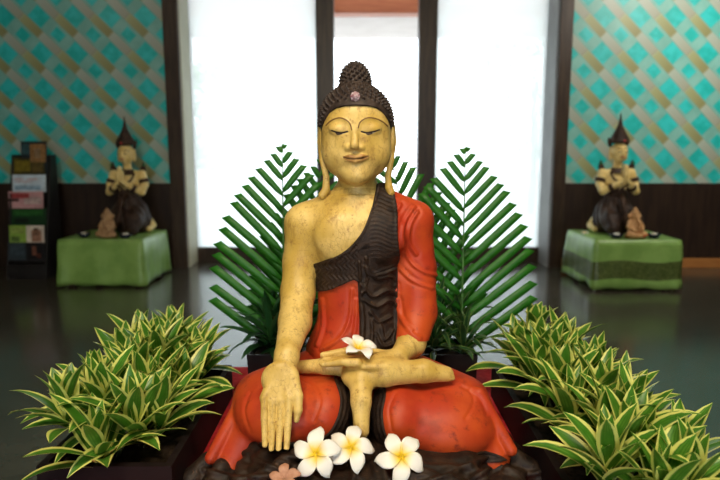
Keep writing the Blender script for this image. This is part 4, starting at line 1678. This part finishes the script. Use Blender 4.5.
# brochure rack
RX, RY = -3.43, 6.26
rack = thing('brochure_rack', 'tall black tiered brochure rack against the dark panelling', 'rack', (RX, RY, 0))
HW = .205
for a in (-1, 1):
    pr = [(-.22, 0), (.17, 0), (.17, 1.27), (.06, 1.27), (-.20, .16)]
    V, F = [], []
    for xx in (a * HW, a * (HW - .016)):
        for (y, z) in pr: V.append((xx, y, z))
    F.append(tuple(range(5)))
    F.append(tuple(range(9, 4, -1)))
    for i in range(5): F.append((i, (i + 1) % 5, 5 + (i + 1) % 5, 5 + i))
    bm = bmesh.new()
    vs = [bm.verts.new(p_) for p_ in V]
    for f in F: bm.faces.new([vs[i] for i in f])
    bm_obj('side_panel', bm, M_rack, rack, bevel=.003)
bm_obj('back_panel', add_box(bmesh.new(), (-HW + .016, .152, .0), (HW - .016, .17, 1.27)), M_rack, rack)
bm_obj('kick_panel', add_box(bmesh.new(), (-HW + .016, -.205, .0), (HW - .016, -.19, .16)), M_rack, rack)
TIER = []
for k_ in range(6):
    z = .19 + .172 * k_
    y = -.185 + .043 * k_
    TIER.append((y, z))
    bm = bmesh.new()
    add_box(bm, (-HW + .016, y, z - .012), (HW - .016, y + .045, z))
    add_box(bm, (-HW + .016, y - .012, z - .012), (HW - .016, y, z + .010))
    bm_obj('tier', bm, M_rack, rack)


def brochure(label, tier, x, w, h, base, blocks):
    """a leaflet standing in a tier, leaning back; blocks of print are thin raised areas of its cover"""
    y, z = TIER[tier]
    t = thing('brochure', label, 'brochure', (RX + x, RY + y + .010, z + .001))
    t.rotation_euler = (math.radians(-5), 0, 0)
    t['group'] = 'brochures in the rack'
    m_ = mottled('cover stock', base, tuple(c * .75 for c in base), 9, .35, .4)
    bm_obj('cover', add_box(bmesh.new(), (-w / 2, 0, 0), (w / 2, .006, h)), m_, t, bevel=.001)
    for (bx0, bz0, bx1, bz1, c) in blocks:
        mm = mottled('print', c, tuple(q * .6 for q in c), 22, .35, .4)
        bm_obj('printed_panel', add_box(bmesh.new(), (-w / 2 + w * bx0, -.0008, h * bz0), (-w / 2 + w * bx1, .0002, h * bz1)), mm, t)
    return t


brochure('dark brochure with a golden brown picture, standing highest in the rack', 5, .03, .27, .36, (.02, .03, .035), [(.35, .40, .95, .92, (.36, .19, .07)), (.05, .62, .33, .92, (.04, .10, .11)), (.5, .52, .75, .8, (.5, .36, .2))])
brochure('yellowish brochure just under the highest dark one', 5, -.03, .34, .188, (.09, .075, .015), [(.08, .25, .55, .85, (.22, .17, .02)), (.6, .2, .94, .75, (.14, .10, .03))])
brochure('pale blue brochure with faint pink lettering lines', 4, -.02, .36, .188, (.62, .74, .82), [(.08, .72, .36, .78, (.70, .40, .42)), (.45, .72, .75, .78, (.70, .40, .42)), (.08, .58, .6, .63, (.68, .45, .47)), (.08, .15, .85, .42, (.34, .50, .64))])
brochure('pink and red brochure below the pale blue one', 3, -.04, .36, .188, (.62, .34, .34), [(.05, .62, .6, .9, (.42, .07, .07)), (.45, .30, .95, .68, (.60, .45, .42)), (.0, .45, .3, .6, (.05, .02, .02))])
brochure('dark green brochure in the middle of the rack', 2, 0, .36, .188, (.012, .05, .018), [(.05, .6, .9, .9, (.03, .14, .03)), (.1, .2, .5, .45, (.01, .02, .012))])
brochure('lime green brochure beside the portrait leaflet', 1, -.105, .175, .188, (.28, .46, .07), [(.1, .55, .9, .9, (.34, .46, .10)), (.1, .1, .6, .4, (.12, .2, .05))])
brochure('white leaflet with a small portrait beside the lime green one', 1, .075, .185, .188, (.74, .64, .54), [(.3, .1, .85, .75, (.42, .22, .14)), (.42, .45, .7, .85, (.06, .03, .02))])
brochure('grey blue brochure in the lowest tier', 0, -.10, .18, .188, (.035, .05, .06), [(.1, .3, .9, .85, (.05, .075, .09))])
brochure('black brochure with a reddish figure in the lowest tier', 0, .08, .18, .188, (.012, .012, .014), [(.35, .3, .6, .8, (.20, .08, .05)), (.6, .15, .85, .4, (.10, .03, .02))])


# trees outside beyond the milky glass
def outdoor_tree(label, x, y, h, r_, seed):
    t = thing('tree', label, 'tree', (x, y, -.02), group='trees on the terrace')
    mesh_obj('trunk', *tube([(0, 0, 0), (.05, 0, h * .3), (-.03, 0, h * .6)], [.09, .07, .05], 10), M_bark, t)
    rnd = random.Random(seed)
    V, F = [], []
    for i in range(1500):
        d = Vector((rnd.gauss(0, 1), rnd.gauss(0, 1), rnd.gauss(0, 1))).normalized() * rnd.uniform(.55, 1) ** .5
        c = Vector((d.x * r_, d.y * r_, h * .62 + d.z * h * .38))
        a = Vector((rnd.gauss(0, 1), rnd.gauss(0, 1), rnd.gauss(0, 1))).normalized()
        b_ = a.orthogonal().normalized()
        o = len(V)
        L, w_ = .10, .04
        V += [c - a * L, c + b_ * w_, c + a * L, c - b_ * w_]
        F.append((o, o + 1, o + 2, o + 3))
    mesh_obj('foliage', V, F, M_bush, t)


outdoor_tree('leafy tree seen faintly through the milky pane by the grey reveal', 3.55, 12.5, 4.2, 1.1, 1)
outdoor_tree('small leafy tree seen faintly behind the pane by the cream reveal', -3.6, 14.5, 3.4, .9, 2)
# ------------------------------------------------------------------ light
w = bpy.data.worlds.new('sky')
S.world = w
w.use_nodes = True
bgn = w.node_tree.nodes['Background']
bgn.inputs[0].default_value = (0.85, 0.93, 1.0, 1)
bgn.inputs[1].default_value = 5.0


def area(name, loc, target, size, power, col, spread=math.radians(170)):
    l = bpy.data.lights.new(name, 'AREA')
    l.shape = 'DISK'
    l.size = size
    l.energy = power
    l.color = col
    l.spread = spread
    o = bpy.data.objects.new(name, l)
    COL.objects.link(o)
    o.location = loc
    o.rotation_euler = (Vector(target) - Vector(loc)).to_track_quat('-Z', 'Y').to_euler()
    return o


area('ceiling_lamp', (-.5, -.6, 3.4), (0, 1.5, .9), .8, 62, (1.0, .84, .60))
area('ceiling_lamp', (.8, .2, 3.5), (.2, 1.6, .8), .6, 34, (1.0, .84, .60))
area('wall_fill', (3.6, 4.6, 3.55), (3.6, 6.7, 1.9), .5, 42, (1.0, .93, .82), math.radians(140))  # added fill without a fixture, brightens the wallpaper on the tablecloth side
area('wall_fill', (-3.4, 4.6, 3.55), (-2.6, 6.7, 1.9), .5, 3, (1.0, .88, .70), math.radians(140))  # added weaker fill for the wallpaper on the brochure rack side
S.view_settings.view_transform = 'Standard'
S.view_settings.look = 'None'
S.view_settings.gamma = 1
S.view_settings.exposure = 0
